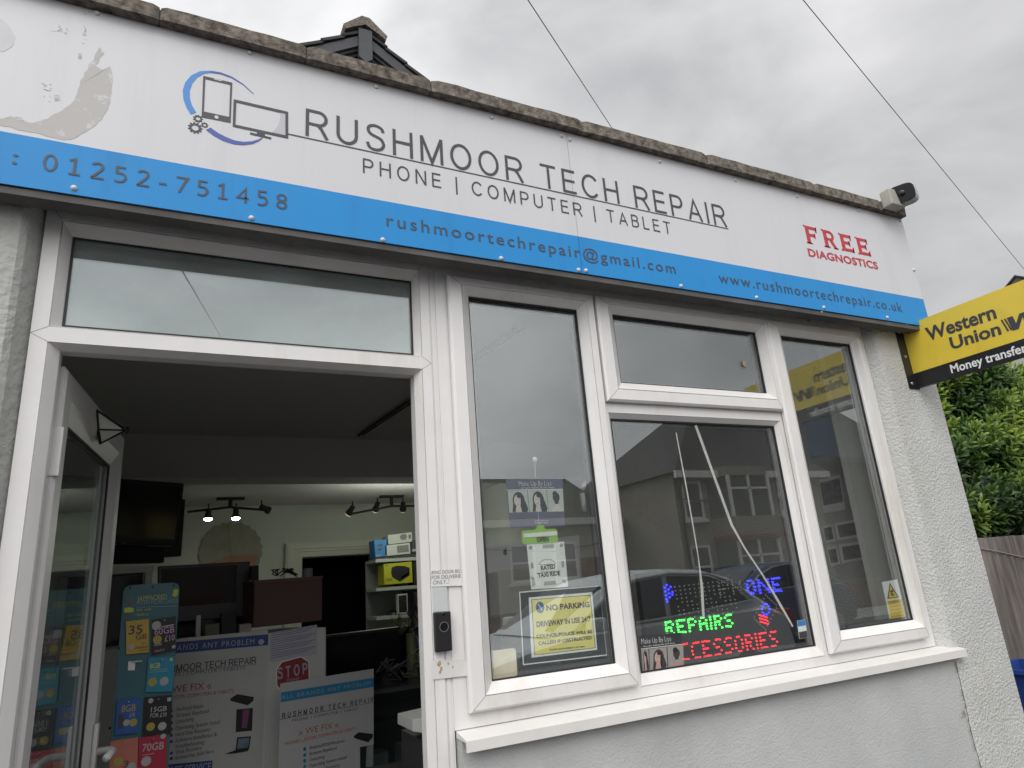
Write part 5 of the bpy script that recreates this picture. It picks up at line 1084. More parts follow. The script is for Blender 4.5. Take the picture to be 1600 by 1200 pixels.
# track lights; second bar's lights hang forward of the heads to light the shelf
def track(name, label, ends, mount, heads, lit):
    y = 4.9; t = thing(name, label, 'light', px(*mount, y), 'ceiling spot bars at the back of the shop')
    b = MB(); p0, pm_, p1 = px(*ends[0], y), px(*mount, y), px(*ends[1], y); pm2 = Vector((pm_.x, y, (p0.z + p1.z) / 2 + .035))
    b.tube([p0, pm2, p1], .011, 8); b.obj('bar', M['matblack'], t)
    b = MB(); b.tube([(pm2.x, y, pm2.z), (pm2.x, y, 2.42)], .018, 8); b.box(pm2.x - .12, pm2.x + .12, y - .04, y + .04, 2.40, 2.42); b.obj('mount', M['matblack'], t)
    for i, (u, v) in enumerate(heads):
        hp = px(u, v, y); top = Vector((hp.x, y, hp.z + .085)); dv = Vector((0, -.25, -1)).normalized() if lit else Vector(((i - 1) * .3 - .1, .75, -.8)).normalized()
        if lit and i == 2: dv = Vector((.8, .2, -.4)).normalized()
        b = MB(); b.tube([top + Vector((0, 0, .06)), top], .007, 6); b.tube([top - dv * .01, top + dv * .05, top + dv * .055, top + dv * .085], [.024, .026, .034, .036], 14); hd = b.obj('spot_head', M['matblack'], t)
        on = (not lit) or i < 2
        b = MB(); c = top + dv * .0855; b.dome(c, dv, .036, .010, 16, 3); b.obj('lamp_face', (M['lampface'] if lit else M['lampdim']) if on else M['black'], hd)
        if on:
            ld = bpy.data.lights.new('spot_lamp', 'SPOT' if lit else 'POINT'); ld.energy = 1.3 if lit else 2.1; ld.color = (.94, 1.0, .84); ld.shadow_soft_size = .09
            if lit: ld.spot_size = R(165); ld.spot_blend = 1.0
            lo_ = bpy.data.objects.new('spot_lamp', ld); COL.objects.link(lo_); lo_.location = c + (dv * .02 if lit else Vector((0, -.85, -.22))); lo_.rotation_euler = dv.to_track_quat('-Z', 'Y').to_euler()
track('track_light', 'black spot bar with two lit lamps at the left of the back wall', ((293, 800), (413, 797)), (360, 787), [(325, 812), (368, 811), (408, 806)], True)
track('track_light', 'black spot bar with three lamps turned to the wall above the doorway', ((548, 803), (670, 790)), (612, 788), [(551, 806), (590, 800), (630, 800)], False)

# behind the tall left pane: all-in-one computer and grey case
pim = Plane(0, 0.75, 0)
t = thing_at('desktop_computer', 'silver all-in-one computer seen from behind in the tall left window', 'computer', pim, (840, 960))
b = MB(); b.slab(pim, [pim.at(*p) for p in ((757, 856), (905, 836), (912, 925), (762, 950))], -.02, 0, .004); b.obj('back_shell', mat('brushed_silver', (.40, .40, .40), .35, metal=.3), t)
b = MB(); a = pim.at(789.5, 863); rl = .0115
b.slab(pim, [(a[0] + rl * (1 - .14 * math.cos(2 * th) * (1 if math.sin(th) > 0 else .6)) * math.cos(th) * .92 - (.004 if abs(th) < .5 else 0), a[1] + rl * math.sin(th) * (1 - .10 * math.cos(th) ** 8)) for th in [math.pi * (-1 + k / 12) for k in range(24)]], 0, .001)
b.slab(pim, [(a[0] + .001, a[1] + .0125), (a[0] + .005, a[1] + .0135), (a[0] + .007, a[1] + .019), (a[0] + .003, a[1] + .018)], 0, .001); b.obj('fruit_emblem', M['black'], t)
b = MB(); a = pim.at(835, 940); b.rect(pim, a[0] - .09, a[0] + .09, .80, a[1] + .05, .005, .015); b.rect(pim, a[0] - .09, a[0] + .09, .795, .80, -.06, .12); b.obj('foot', M['steel'], t)
pgc = Plane(0, 0.52, 0)
b = MB(); b.slab(pgc, [pgc.at(*p) for p in ((778, 893), (909, 884), (916, 1010), (784, 1024))], -.16, 0, .006); b.obj('computer_case', mat('beige_grey_case', (.27, .26, .24), .5, var=.08), None, label='beige grey computer case behind the notices of the tall left window', cat='computer case')
b = MB(); b.box(.75, 2.7, .3, 1.15, .76, .795); b.box(.76, .80, .32, .36, .05, .76); b.box(2.64, 2.68, .32, .36, .05, .76); b.box(.76, .80, 1.1, 1.14, .05, .76); b.box(2.64, 2.68, 1.1, 1.14, .05, .76)
b.obj('window_desk', mat('dark_desk', (.05, .045, .04), .5), None, label='long dark desk along the inside of the shop window', cat='desk')
for i, (x0, x1, y0, y1, z0, z1_, col, lb) in enumerate(((1.35, 1.75, .45, .8, .796, 1.05, (.03, .03, .032), 'black printer on the desk behind the LED board'), (2.05, 2.3, .4, .7, .796, 1.15, (.05, .03, .02), 'dark brown file box on the desk near the narrow pane'), (2.35, 2.6, .42, .75, .796, 1.08, (.06, .06, .065), 'dark grey file box on the desk in the narrow pane'), (.86, 1.1, .34, .42, .796, 1.13, (.25, .27, .05), 'yellow green packet at the foot of the tall left pane'))):
    b = MB(); b.box(x0, x1, y0, y1, z0, z1_, .006); b.obj(('printer', 'file_box', 'file_box', 'yellow_packet')[i], mat('desk_item', col, .5, var=.2), None, label=lb, cat=('printer', 'box', 'box', 'packet')[i])
b = MB(); ppi = Plane(0, .1, 0); b.tube([ppi.w(*ppi.at(*q), 0) for q in ((926, 748), (918, 752), (912, 760), (910, 772), (912, 786), (914, 800))], .009, 10); b.obj('reflection_tube', mat('cream_tube', (.5, .5, .46), .4), None, label='cream bent tube imitating a drainpipe reflection at the right edge of the tall left pane', cat='tube', smooth=True)  # tube built in place of a drainpipe's reflection in the glass
# cards on the inner side wall seen through the narrow right pane
PRW = Plane(2.859, 0.0, -90)
def wallcard(name, quad, col, label, cat, prints=(), group=None):
    t = note(name, PRW, quad, .001, .002, mat('wall_card', col, .6, var=.15, vscale=14), label, cat, group)
    for mm, sh_ in prints:
        b = MB()
        for q in sh_: poly(b, PRW, q, .003, .0036)
        b.obj('print', mm, t)
GP = mat('photo_grey_print', (.33, .34, .34), .6, var=.5, vscale=40)
wallcard('blue_notice', [(1256, 660), (1310, 646), (1322, 705), (1268, 716)], (.28, .42, .62), 'blue printed notice high on the inner wall behind the narrow pane', 'notice')
wallcard('clip_card', [(1279, 750), (1313, 742), (1322, 796), (1288, 802)], (.84, .86, .83), 'white hang card with pale grey picture in the narrow pane', 'card', [(GP, [[(1282, 755), (1312, 747), (1318, 784), (1288, 790)]])])
for i, (q, lb) in enumerate(((((1285, 822), (1301, 818), (1306, 846), (1290, 849)), 'left print of the upper pair on the inner wall'), (((1304, 818), (1340, 811), (1346, 838), (1309, 845)), 'right print of the upper pair on the inner wall'), (((1292, 855), (1308, 852), (1313, 882), (1298, 885)), 'left print of the lower pair on the inner wall'), (((1311, 851), (1347, 845), (1353, 874), (1316, 881)), 'right print of the lower pair on the inner wall'))):
    cx_, cy_ = sum(p[0] for p in q) / 4, sum(p[1] for p in q) / 4
    wallcard('wall_print', list(q), (.84, .85, .82), lb, 'print', [(GP, [[(cx_ + (p[0] - cx_) * .75, cy_ + (p[1] - cy_) * .7) for p in q]])], 'grey prints on the inner side wall')

# ------------------------------------------------------------------ house behind, far house, wires
M['slate'] = mat('slate_grey_paint', (0.055, 0.058, 0.066), 0.6, var=.25, vscale=10)
M['tile'] = mat('dark_roof_tile', (0.045, 0.042, 0.043), 0.8, var=.4, vscale=7, bump=.5, bscale=30)
def gable_house(name, label, cx, y0, y1, apex, slope, half, wallm, barge, tilem, over=.55, cap=True, base=0.0, wins=(), place=None):
    t = thing(name, label, 'house', (cx, (y0 + y1) / 2, 0))
    dz = math.tan(R(slope)); eave = apex - half * dz
    wh = half - .3; b = MB(); yw = y0 + over; ze = apex - .22 - wh * dz
    lo = [(cx - wh, yw, base), (cx + wh, yw, base), (cx + wh, yw, ze), (cx, yw, apex - .22), (cx - wh, yw, ze)]
    f_ = [b.bm.verts.new(p) for p in lo]; k_ = [b.bm.verts.new((p[0], y1, p[2])) for p in lo]
    b.bm.faces.new(f_); b.bm.faces.new(k_[::-1])
    for i in range(5): b.bm.faces.new([f_[i], f_[(i + 1) % 5], k_[(i + 1) % 5], k_[i]])
    b.obj('wall', wallm, t)
    for s in (-1, 1):
        b = MB(); n = 10
        for i in range(n):      # overlapping courses of tile
            h0, h1 = half * i / n, half * (i + 1) / n + .03
            pts = [(cx + s * h0, apex - h0 * dz - .012), (cx + s * h1, apex - h1 * dz + .018)]
            p = [(pts[0][0], y0 - .03, pts[0][1]), (pts[1][0], y0 - .03, pts[1][1]), (pts[1][0], y1 + .2, pts[1][1]), (pts[0][0], y1 + .2, pts[0][1])]
            lo_ = [(q[0], q[1], q[2] - .045) for q in p]; b.hexa(lo_ + p)
        b.obj('roof', tilem, t)
        b = MB()                # barge board and the stepped soffit boards behind it
        def board(ya, yb, d0, d1):
            e = half + .02
            p = [(cx, ya, apex - d0), (cx + s * e, ya, apex - e * dz - d0), (cx + s * e, ya, apex - e * dz - d1), (cx, ya, apex - d1)]
            b.hexa([p[3], p[2], (p[2][0], yb, p[2][2]), (p[3][0], yb, p[3][2]), p[0], p[1], (p[1][0], yb, p[1][2]), (p[0][0], yb, p[0][2])])
        board(y0 - .005, y0 + .03, .065, .22)
        b.obj('barge_board', barge, t)
        b = MB()
        for i in range(9): board(y0 + .034 + i * .042, y0 + .034 + i * .042 + .034, .12 + .042 * i, .262 + .047 * i)
        b.obj('verge_moulding', barge, t)
    if cap:
        b = MB(); P_ = Plane(cx, y0 - .03, 0); b.slab(P_, [(-.085, apex - .47), (.0, apex - .54), (.085, apex - .47), (.085, apex - .03), (-.085, apex - .03)], -.05, .02)
        b.obj('finial_board', barge, t)
        b = MB(); P2 = Plane(cx, y0 - .07, 0); pr_ = [(-.26, apex - .13), (-.16, apex - .06), (0, apex + .03), (.16, apex - .06), (.26, apex - .13), (.28, apex - .06), (.05, apex + .15), (-.05, apex + .15), (-.28, apex - .06)]
        b.slab(P2, pr_, -(y1 - y0), 0); b.obj('ridge_tile', M['coping'], t)
    for (wx, wz, ww, wh_) in wins:
        Pw = Plane(cx + wx, yw, 0); b = MB(); b.ring((cx + wx - ww, cx + wx + ww, wz, wz + wh_), (cx + wx - ww + .09, cx + wx + ww - .09, wz + .09, wz + wh_ - .09), [(0, yw + .02), (0, yw - .05), (1, yw - .04), (1, yw + .02)]); b.box(cx + wx - .03, cx + wx + .03, yw - .045, yw, wz + .09, wz + wh_ - .09); wn = b.obj('window', M['upvc'], t)
        b = MB(); b.box(cx + wx - ww + .08, cx + wx + ww - .08, yw - .02, yw - .012, wz + .08, wz + wh_ - .08); b.obj('pane', M['screen'], wn)
    if place: t.location = (place[0], place[1], 0); t.rotation_euler.z = R(place[2])
    return t
gable_house('gabled_house', 'house with dark grey gable boards rising behind the shop roof', 1.80, 5.0, 13.0, 8.36, 33.2, 2.6, mat('house_render', (.5, .48, .44), .9), M['slate'], M['tile'], base=2.62, over=.75, wins=((0, 4.3, .8, 1.3),))
fa = px(1585, 426, 5.5)
gable_house('pale_house', 'distant pale gabled house showing above the yellow sign', 0, -3.5, 3.5, fa.z - .05, 38, 3.2, mat('pale_render', (.55, .54, .50), .9, var=.1), mat('brown_barge', (.10, .075, .06), .7), M['tile'], cap=False, wins=((0, 3.6, .7, 1.2),), place=(fa.x + 3.5, fa.y, -90))
def wire(p0, p1, sag, label, r=.006):
    b = MB(); p0, p1 = Vector(p0), Vector(p1); n = 24
    b.tube([p0.lerp(p1, k / n) - Vector((0, 0, 4 * sag * (k / n) * (1 - k / n))) for k in range(n + 1)], r, 6); b.obj('overhead_wire', M['black'], None, label=label, cat='wire', group='overhead wires across the sky')
def through(pa, pb, ea, eb):    # straight wire through two sight points, extended past both
    return pa.lerp(pb, ea), pa.lerp(pb, eb)
pa, pb = px(825, 0, 3.0), px(958, 203, 5.6)
q0, q1_ = through(pa, pb, -1.6, 1.12); wire(q0, q1_, .0, 'thin overhead wire dropping behind the middle of the coping')
da = ray(1255, 0); pa = EYE + da * 9.0; db_ = ray(1598, 418); pb = EYE + db_ * 17.0
q0, q1_ = through(pa, pb, -1.3, 1.03); wire(q0, q1_, .0, 'thin overhead wire slanting down to the right above the yellow sign')

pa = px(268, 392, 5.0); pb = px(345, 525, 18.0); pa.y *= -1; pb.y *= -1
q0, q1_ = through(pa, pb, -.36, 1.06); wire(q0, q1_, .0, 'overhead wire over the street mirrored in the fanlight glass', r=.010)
# ------------------------------------------------------------------ fence, bin and laurel to the right
fen = thing('wooden_fence', 'weathered grey brown close board fence under the laurel', 'fence', (9.0, 2.6, 0))
M['fence'] = mat('weathered_board', (.215, .19, .17), .9, var=.55, vscale=1.0, dark=(.055, .045, .04), detail=10)
t_ = M['fence'].node_tree; co_ = [n for n in t_.nodes if n.type == 'TEX_COORD'][0]; no_ = [n for n in t_.nodes if n.type == 'TEX_NOISE'][0]
mp_ = t_.nodes.new('ShaderNodeMapping'); mp_.inputs['Scale'].default_value = (13, 13, 1.1); t_.links.new(co_.outputs['Object'], mp_.inputs[0]); t_.links.new(mp_.outputs[0], no_.inputs['Vector'])
b = MB(); rnd = random.Random(9); x = 4.2
while x < 13:
    wd = .115 + rnd.uniform(-.006, .006); y = 2.6 + rnd.uniform(-.004, .004); b.hexa([(x, y, .12), (x + wd + .012, y - .024, .12), (x + wd + .012, y - .004, .12), (x, y + .012, .12), (x, y, 1.556 + rnd.uniform(-.006, .006)), (x + wd + .012, y - .024, 1.556 + rnd.uniform(-.006, .006)), (x + wd + .012, y - .004, 1.556), (x, y + .012, 1.556)]); x += wd
b.obj('boards', M['fence'], fen)
b = MB(); b.box(4.2, 13, 2.57, 2.585, 0, .12); b.obj('gravel_board', mat('dark_gravel_board', (.07, .065, .05), .9, var=.4), fen)
b = MB(); b.box(4.2, 13, 2.62, 2.66, 1.2, 1.27); b.box(4.2, 13, 2.62, 2.66, .35, .42); b.obj('rail', M['fence'], fen)
b = MB(); b.tube([px(1526, 856, 2.575), px(1560, 862, 2.57), px(1600, 871, 2.57), (11.0, 2.57, 1.18)], .006, 6); b.obj('fence_cable', mat('pale_cable', (.25, .22, .2), .7), fen)
bin_ = thing('recycling_box', 'open blue plastic recycling box at the foot of the fence', 'box', (7.6, 2.35, 0))
b = MB()
bx_, by_ = 7.42, 2.32
def tub(b, x0, x1, y0, y1, z0, z1, fl, th):
    o0 = [(x0 + fl, y0 + fl, z0), (x1 - fl, y0 + fl, z0), (x1 - fl, y1 - fl, z0), (x0 + fl, y1 - fl, z0)]; o1 = [(x0, y0, z1), (x1, y0, z1), (x1, y1, z1), (x0, y1, z1)]
    i1 = [(x0 + th, y0 + th, z1), (x1 - th, y0 + th, z1), (x1 - th, y1 - th, z1), (x0 + th, y1 - th, z1)]; i0 = [(x0 + fl + th, y0 + fl + th, z0 + .02), (x1 - fl - th, y0 + fl + th, z0 + .02), (x1 - fl - th, y1 - fl - th, z0 + .02), (x0 + fl + th, y1 - fl - th, z0 + .02)]
    V = [[b.bm.verts.new(p) for p in r_] for r_ in (o0, o1, i1, i0)]
    for A_, B_ in zip(V, V[1:]):
        for k in range(4): b.bm.faces.new([A_[k], A_[(k + 1) % 4], B_[(k + 1) % 4], B_[k]])
    b.bm.faces.new(V[0][::-1]); b.bm.faces.new(V[3])
tub(b, 6.95, 7.62, 2.05, 2.48, .004, .37, .05, .012)
b.obj('tub', mat('blue_plastic', (.015, .045, .20), .45), bin_)
b = MB(); b.box(6.93, 7.64, 2.03, 2.052, .33, .372, .004); b.box(6.93, 7.64, 2.478, 2.50, .33, .372, .004); b.box(7.618, 7.64, 2.052, 2.478, .33, .372, .004); b.box(6.93, 6.952, 2.052, 2.478, .33, .372, .004); b.obj('rim', mat('blue_plastic_rim', (.02, .06, .26), .4), bin_)
# laurel: stems, inner mass and thousands of leaves on sprigs
lau = thing('laurel_bush', 'tall glossy green laurel bush growing behind the fence', 'bush', (9.2, 3.6, 0))
b = MB(); rnd = random.Random(14)
for k in range(14):
    x0 = rnd.uniform(6.6, 12.5); p = [Vector((x0, 4.2 + rnd.uniform(-.2, .4), 0))]
    for i in range(5): p.append(p[-1] + Vector((rnd.uniform(-.25, .25), rnd.uniform(-.25, .15), .62)))
    b.tube(p, [.05, .045, .038, .03, .022, .012], 7)
b.obj('stem', mat('laurel_stem', (.06, .05, .03), .9), lau)
def leafmat():
    m = bpy.data.materials.new('laurel_leaf'); m.use_nodes = True; t = m.node_tree; bs = t.nodes['Principled BSDF']
    at = t.nodes.new('ShaderNodeAttribute'); at.attribute_name = 'tone'
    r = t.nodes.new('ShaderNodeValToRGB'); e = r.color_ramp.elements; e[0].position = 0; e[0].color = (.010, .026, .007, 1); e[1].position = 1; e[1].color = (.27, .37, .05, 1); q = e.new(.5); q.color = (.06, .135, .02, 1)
    t.links.new(at.outputs['Fac'], r.inputs[0]); t.links.new(r.outputs[0], bs.inputs['Base Color']); bs.inputs['Roughness'].default_value = .45; bs.inputs['Specular IOR Level'].default_value = .5
    tl = t.nodes.new('ShaderNodeBsdfTranslucent'); t.links.new(r.outputs[0], tl.inputs[0]); ms = t.nodes.new('ShaderNodeMixShader'); ms.inputs[0].default_value = .22
    t.links.new(bs.outputs[0], ms.inputs[1]); t.links.new(tl.outputs[0], ms.inputs[2]); t.links.new(ms.outputs[0], t.nodes['Material Output'].inputs[0]); return m
def foliage(parent, name, sprigs, m, L0=.18):
    V = []; F = []; T = []
    for c, d, tone in sprigs:
        d = d.normalized(); a = Vector((0, 0, 1)) if abs(d.z) < .8 else Vector((1, 0, 0)); e1 = d.cross(a).normalized(); e2 = d.cross(e1); n = rnd.randint(9, 13); ph = rnd.uniform(0, 6)
        for k in range(n):
            f = k / n; an = ph + k * 2.4; out_v = e1 * math.cos(an) + e2 * math.sin(an); ld = (d * (.35 + .75 * f) + out_v * (1.15 - .75 * f) + Vector((0, 0, .18 - .28 * (1 - f)))).normalized()
            ln = L0 * rnd.uniform(.7, 1.1) * (1.0 - .35 * f); w_ = ln * .165; base = c + d * (.22 * f - .1); sd_ = ld.cross(d + Vector((.01, .02, .03))).normalized(); nr = sd_.cross(ld).normalized(); i0 = len(V)
            V += [base, base + ld * ln * .35 + sd_ * w_ - nr * .006, base + ld * ln * .72 + sd_ * w_ * .9 - nr * .008, base + ld * ln - nr * .022, base + ld * ln * .72 - sd_ * w_ * .9 - nr * .008, base + ld * ln * .35 - sd_ * w_ - nr * .006, base + ld * ln * .4 + nr * .008, base + ld * ln * .75 + nr * .006]
            F += [(i0, i0 + 1, i0 + 6), (i0 + 1, i0 + 2, i0 + 7, i0 + 6), (i0 + 2, i0 + 3, i0 + 7), (i0, i0 + 6, i0 + 5), (i0 + 6, i0 + 7, i0 + 4, i0 + 5), (i0 + 7, i0 + 3, i0 + 4)]
            tn = max(0, min(1, tone + .45 * (f - .45) + rnd.uniform(-.12, .12))); T += [tn] * 8
    me = bpy.data.meshes.new(name); off = Vector(parent['wl']); me.from_pydata([v - off for v in V], [], F); at = me.attributes.new('tone', 'FLOAT', 'POINT'); at.data.foreach_set('value', T); me.materials.append(m)
    for p in me.polygons: p.use_smooth = True
    o = bpy.data.objects.new(name, me); COL.objects.link(o); o.parent = parent; return o
def hedge_front(x, z):    # y of the leafy face
    return 3.05 + .55 * noise.noise(Vector((x * .55, z * .75, 0))) + .3 * noise.noise(Vector((x * 1.6, z * 1.9, 4))) + max(0, z - 2.6) * .35 - max(0, 1.9 - z) * -.3
b = MB(); nx_, nz_ = 40, 18; G = []
for i in range(nx_ + 1):
    row = []
    for j in range(nz_ + 1):
        x = 6.0 + i * 8.0 / nx_; z = .7 + j * 3.3 / nz_; row.append(b.bm.verts.new((x, hedge_front(x, z) + .42, z)))
    G.append(row)
for i in range(nx_):
    for j in range(nz_): b.bm.faces.new([G[i][j], G[i + 1][j], G[i + 1][j + 1], G[i][j + 1]])
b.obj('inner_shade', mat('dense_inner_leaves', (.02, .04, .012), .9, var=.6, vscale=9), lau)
spr = []; rnd = random.Random(31)
for k in range(4200):
    x = rnd.uniform(5.6, 13.4); z = rnd.uniform(1.0, 4.5); top = 4.05 + .22 * noise.noise(Vector((x * 1.3, 0, 7)))
    if z > top: continue
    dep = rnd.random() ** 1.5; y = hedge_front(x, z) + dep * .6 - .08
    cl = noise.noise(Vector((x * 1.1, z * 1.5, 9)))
    tone = .49 + .8 * cl - .55 * dep + max(-.25, min(.2, (z - 2.5) * .22))  # tone also paints light in: darker deep inside and low, brighter towards the top
    spr.append((Vector((x, y, z)), Vector((rnd.uniform(-.7, .5), -.75 - rnd.uniform(0, .3), .55 + rnd.uniform(-.3, .5))), tone))
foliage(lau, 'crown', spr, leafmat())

# ------------------------------------------------------------------ across the street (seen in the window reflections)
M['hw1'] = mat('pale_cottage_render', (.50, .49, .46), .9, var=.1); M['hw2'] = mat('beige_render', (.30, .265, .23), .9, var=.25, vscale=1.2); M['brick'] = mat('red_brick', (.24, .10, .075), .9, var=.35, vscale=3)
def street_house(label, x0, x1, yf, ze, zr, wallm, wins, gable=False, bay=None, trim=None, hip=0.0, stack=False):
    """front faces +y (towards the shop)"""
    t = thing('terraced_house', label, 'house', ((x0 + x1) / 2, yf - 4, 0), 'houses across the street'); yb = yf - 6; cx = (x0 + x1) / 2
    b = MB(); b.box(x0, x1, yb, yf, 0, ze); b.obj('wall', wallm, t)
    b = MB()
    if gable:
        hw = (x1 - x0) / 2 + .3; p = [(x0 - .3, yf + .35, ze - .1), (x1 + .3, yf + .35, ze - .1), (cx, yf + .35, zr)]; k_ = [(q[0], yb, q[2]) for q in p]
        f_ = [b.bm.verts.new(q) for q in p]; h_ = [b.bm.verts.new(q) for q in k_]
        b.bm.faces.new(f_); b.bm.faces.new(h_[::-1])
        for i in range(3): b.bm.faces.new([f_[i], f_[(i + 1) % 3], h_[(i + 1) % 3], h_[i]])
    else:
        ym = (yf + yb) / 2
        b.hexa([(x0 - .2, yf + .4, ze - .08), (x0 - .2, yb - .4, ze - .08), (x1 + .2, yb - .4, ze - .08), (x1 + .2, yf + .4, ze - .08), (x0 + hip, ym + .05, zr), (x0 + hip, ym - .05, zr), (x1 - hip * .3, ym - .05, zr), (x1 - hip * .3, ym + .05, zr)])
    rf = b.obj('roof', M['tile'], t)
    if stack:
        b = MB(); b.box(x1 - 1.4, x1 - .5, (yf + yb) / 2 - .3, (yf + yb) / 2 + .3, ze + .3, zr + .9); b.obj('chimney', M['brick'], rf)
    for wx, wz, ww, wh_ in wins:
        b = MB(); y = yf
        q = (x0 + wx, x0 + wx + ww, wz, wz + wh_); b.ring(q, (q[0] + .08, q[1] - .08, q[2] + .08, q[3] - .08), [(0, y - .02), (0, y + .06), (1, y + .05), (1, y - .02)]); b.box(q[0] + .08, q[1] - .08, y + .01, y + .05, wz + wh_ * .5 - .03, wz + wh_ * .5 + .03); b.box(q[0] - .08, q[1] + .08, y - .02, y + .12, wz - .1, wz); wn = b.obj('window', M['upvc'], t)
        b = MB(); b.box(q[0] + .07, q[1] - .07, y + .005, y + .012, wz + .07, wz + wh_ - .07); b.obj('pane', M['screen'], wn)
    b = MB(); b.box(x1 - 1.5, x1 - .6, yf - .01, yf + .05, .12, 2.15); d_ = b.obj('door', trim or M['brick'], t)
    b = MB(); b.box(x0 - .2, x1 + .2, yf + .32, yf + .42, ze - .28, ze - .06); b.obj('fascia_board', M['upvc'] if wins else M['slate'], t)
    b = MB(); b.tube([(x0 + .15, yf + .36, ze - .2), (x0 + .15, yf + .08, ze - .6), (x0 + .15, yf + .08, .1)], .045, 8); b.obj('downpipe', M['black'], t)
    b = MB(); b.tube([(x0 - .1, yf + .1, ze - .9), ((x0 + x1) / 2, yf + .12, ze - 1.1), (x1 - .2, yf + .1, ze - .85)], .02, 6); b.obj('wall_cable', M['black'], t)
    if bay:
        b = MB(); bx0, bx1 = x0 + bay[0], x0 + bay[1]
        pl = [(bx0, yf - .01), (bx0 + .35, yf + .7), (bx1 - .35, yf + .7), (bx1, yf - .01)]
        for z0, z1_ in ((0, .9), (2.25, 3.0), (4.3, 4.6)):
            lo = [b.bm.verts.new((x, y, z0)) for x, y in pl]; hi_ = [b.bm.verts.new((x, y, z1_)) for x, y in pl]; b.bm.faces.new(lo[::-1]); b.bm.faces.new(hi_)
            for i in range(4): b.bm.faces.new([lo[i], lo[(i + 1) % 4], hi_[(i + 1) % 4], hi_[i]])
        by_ = b.obj('bay', wallm, t)
        b = MB(); pg = [(bx0 + .04, yf), (bx0 + .37, yf + .64), (bx1 - .37, yf + .64), (bx1 - .04, yf)]
        for z0, z1_ in ((.9, 2.25), (3.0, 4.3)):
            lo = [b.bm.verts.new((x, y, z0)) for x, y in pg]; hi_ = [b.bm.verts.new((x, y, z1_)) for x, y in pg]
            for i in range(3): b.bm.faces.new([lo[i], lo[i + 1], hi_[i + 1], hi_[i]])
        b.obj('bay_pane', M['screen'], by_)
        b = MB()
        for z0, z1_ in ((.9, 2.25), (3.0, 4.3)):
            for x, y in (pl[1], pl[2], ((bx0 + bx1) / 2, yf + .69)): b.box(x - .05, x + .05, y - .06, y + .01, z0, z1_)
            b.box(bx0 + .36, bx1 - .36, yf + .65, yf + .70, z0 + .85, z0 + .92)
        b.obj('bay_frame', M['upvc'], by_)
        b = MB(); b.box(bx0 - .05, bx1 + .05, yf - .01, yf + .8, 2.3, 2.42); b.obj('bay_trim', trim or M['brick'], by_)
    return t
street_house('two storey beige house with bay windows and red trim across the street', 14.1, 20.6, -15.0, 4.55, 7.9, M['hw2'], ((.25, 3.0, .8, 1.2), (4.4, 3.1, 1.3, 1.3), (4.6, .9, 1.2, 1.4), (.25, .9, .8, 1.3)), bay=(1.3, 3.7), trim=mat('dark_red_paint', (.25, .03, .035), .5), hip=4.0)
street_house('pale rendered cottage with low slate roof across the street', 8.6, 13.7, -18.0, 3.5, 5.3, M['hw1'], ((1.0, 1.5, .9, 1.2), (2.6, 1.5, .9, 1.2)))
street_house('brick terraced house left of the pale cottage across the street', 2.4, 8.5, -19.0, 3.6, 5.2, M['brick'], ((.8, 2.1, 1.0, 1.2), (3.0, 2.1, 1.0, 1.2)))
street_house('pale gabled house at the far left across the street', -6.0, 2.0, -20.0, 4.4, 6.8, M['hw1'], ((1.2, 2.8, 1.1, 1.3), (4.2, 2.8, 1.1, 1.3)), gable=True)
street_house('tall brick house toned dark for the pane reflections right of the beige bay house across the street', 20.8, 27.0, -15.5, 5.2, 8.0, mat('shade_toned_brick', (.05, .04, .037), .9, var=.3, vscale=3), ())  # wall toned near black as a shaded side, windows omitted for dark reflections
M['gwall'] = mat('garden_wall_brick', (.17, .09, .07), .9, var=.4, vscale=5)
for x0, x1, lb in ((14.1, 20.6, 'beige bay house'), (8.6, 13.7, 'pale cottage'), (2.4, 8.4, 'brick terraced house')):
    gw = thing('garden_wall', 'low red brick garden wall in front of the ' + lb, 'wall', ((x0 + x1) / 2, -12.2, 0), 'garden walls across the street')
    b = MB(); b.box(x0, x1, -12.3, -12.1, 0, .8); b.obj('brickwork', M['gwall'], gw)
    b = MB(); b.box(x0 - .02, x1 + .02, -12.33, -12.07, .8, .87); b.obj('wall_cap', M['coping'], gw)
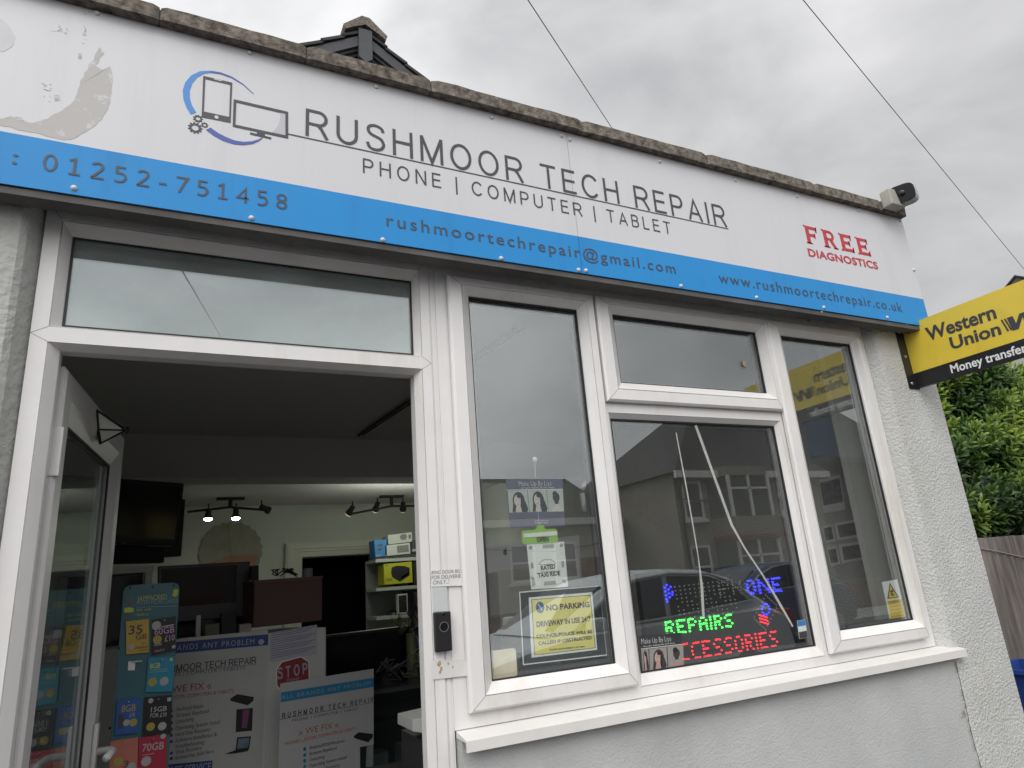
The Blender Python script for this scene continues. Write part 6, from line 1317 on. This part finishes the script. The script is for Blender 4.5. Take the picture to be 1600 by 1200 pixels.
# parked hatchback
def car(label, x0, yc, col):
    t = thing('parked_car', label, 'car', (x0 + 2, yc, .0)); Wd = .86
    body_prof = [(0.02, .42), (.05, .62), (.18, .78), (.75, .90), (1.15, .96), (3.70, 1.02), (3.96, .92), (4.02, .6), (3.98, .36), (3.4, .24), (.7, .22), (.12, .28)]
    cab = [(.98, .955), (1.62, 1.33), (2.0, 1.455), (2.45, 1.50), (2.95, 1.465), (3.35, 1.36), (3.90, 1.04), (3.72, 1.0)]
    def loft(b, prof, ws, ins, zs):
        rings = []
        cxp = sum(p[0] for p in prof) / len(prof)
        for w_, i_, z_ in zip(ws, ins, zs):
            rings.append([b.bm.verts.new((x0 + cxp + (p[0] - cxp) * i_, yc + w_, .3 + (p[1] - .3) * z_)) for p in prof])
        n = len(prof)
        for A_, B_ in zip(rings, rings[1:]):
            for k in range(n): b.bm.faces.new([A_[k], A_[(k + 1) % n], B_[(k + 1) % n], B_[k]])
        b.bm.faces.new(rings[0]); b.bm.faces.new(rings[-1][::-1])
    paint = mat('silver_paint', col, .3, .6, metal=.1)
    b = MB(); loft(b, body_prof, (-Wd, -Wd * .93, 0, Wd * .93, Wd), (.955, .99, 1.0, .99, .955), (.97, 1, 1.015, 1, .97)); b.obj('body', paint, t, smooth=False)
    b = MB(); loft(b, cab, (-.70, -.62, 0, .62, .70), (.93, .98, 1, .98, .93), (.95, .995, 1.01, .995, .95)); b.obj('cabin', paint, t)
    for s in (-1, 1):
        Pc = Plane(x0, yc + s * .715, 0); d0, d1 = (-.012, .01) if s < 0 else (-.01, .012)
        for q in ([(1.30, .99), (2.36, 1.03), (2.36, 1.42), (2.02, 1.385), (1.68, 1.27)], [(2.44, 1.03), (3.50, 1.10), (3.30, 1.27), (2.98, 1.385), (2.44, 1.42)]):
            b = MB(); b.slab(Pc, q, d0, d1); b.obj('side_window', M['screen'], t)
        b = MB(); b.tube([Pc.w(*q, .014 if s < 0 else -.014) for q in ((1.22, .985), (1.64, 1.275), (2.02, 1.41), (2.45, 1.445), (2.98, 1.41), (3.34, 1.29), (3.56, 1.11))], .014, 6); b.tube([Pc.w(*q, .014 if s < 0 else -.014) for q in ((1.22, .985), (2.4, 1.015), (3.56, 1.10))], .012, 6); b.obj('window_trim', M['steel'], t)
    b = MB(); b.hexa([(x0 + 1.12, yc - .6, .99), (x0 + 1.14, yc + .6, .99), (x0 + 1.72, yc + .55, 1.36), (x0 + 1.72, yc - .55, 1.36), (x0 + 1.08, yc - .6, 1.0), (x0 + 1.08, yc + .6, 1.0), (x0 + 1.69, yc + .55, 1.385), (x0 + 1.69, yc - .55, 1.385)]); b.obj('windscreen', M['screen'], t)
    for wx in (.82, 3.25):
        for s in (-1, 1):
            b = MB(); yy = yc + s * .80; b.tube([(x0 + wx, yy - .10, .31), (x0 + wx, yy - .08, .31), (x0 + wx, yy + .08, .31), (x0 + wx, yy + .10, .31)], [.27, .31, .31, .27], 24); wl = b.obj('wheel', M['matblack'], t)
            b = MB(); b.tube([(x0 + wx, yy + s * .095, .31), (x0 + wx, yy + s * .112, .31)], .20, 20); b.obj('rim', M['steel'], wl)
    for s in (-1, 1):
        b = MB(); b.box(x0 + 3.86, x0 + 4.01, yc + s * .7 - .13, yc + s * .7 + .13, .80, .98, .02); b.obj('tail_light', mat('tail_red', (.35, .02, .02), .2), t)
        b = MB(); b.box(x0 + .06, x0 + .30, yc + s * .62 - .16, yc + s * .62 + .16, .62, .76, .03); b.obj('headlight', mat('headlight_clear', (.6, .6, .62), .1), t)
        b = MB(); b.box(x0 + 1.30, x0 + 1.46, yc + s * .92 - .08, yc + s * .92 + .08, .98, 1.10, .03); b.obj('mirror', paint, t)
        b = MB(); b.box(x0 + 2.2, x0 + 2.38, yc + s * .865 - .012, yc + s * .865 + .012, .86, .89, .006); b.obj('door_handle', paint, t)
car('silver grey hatchback parked in front of the shop window', 2.2, -4.7, (.62, .64, .66))
car('dark blue hatchback parked on the far side of the road', 8.2, -8.6, (.04, .06, .12))
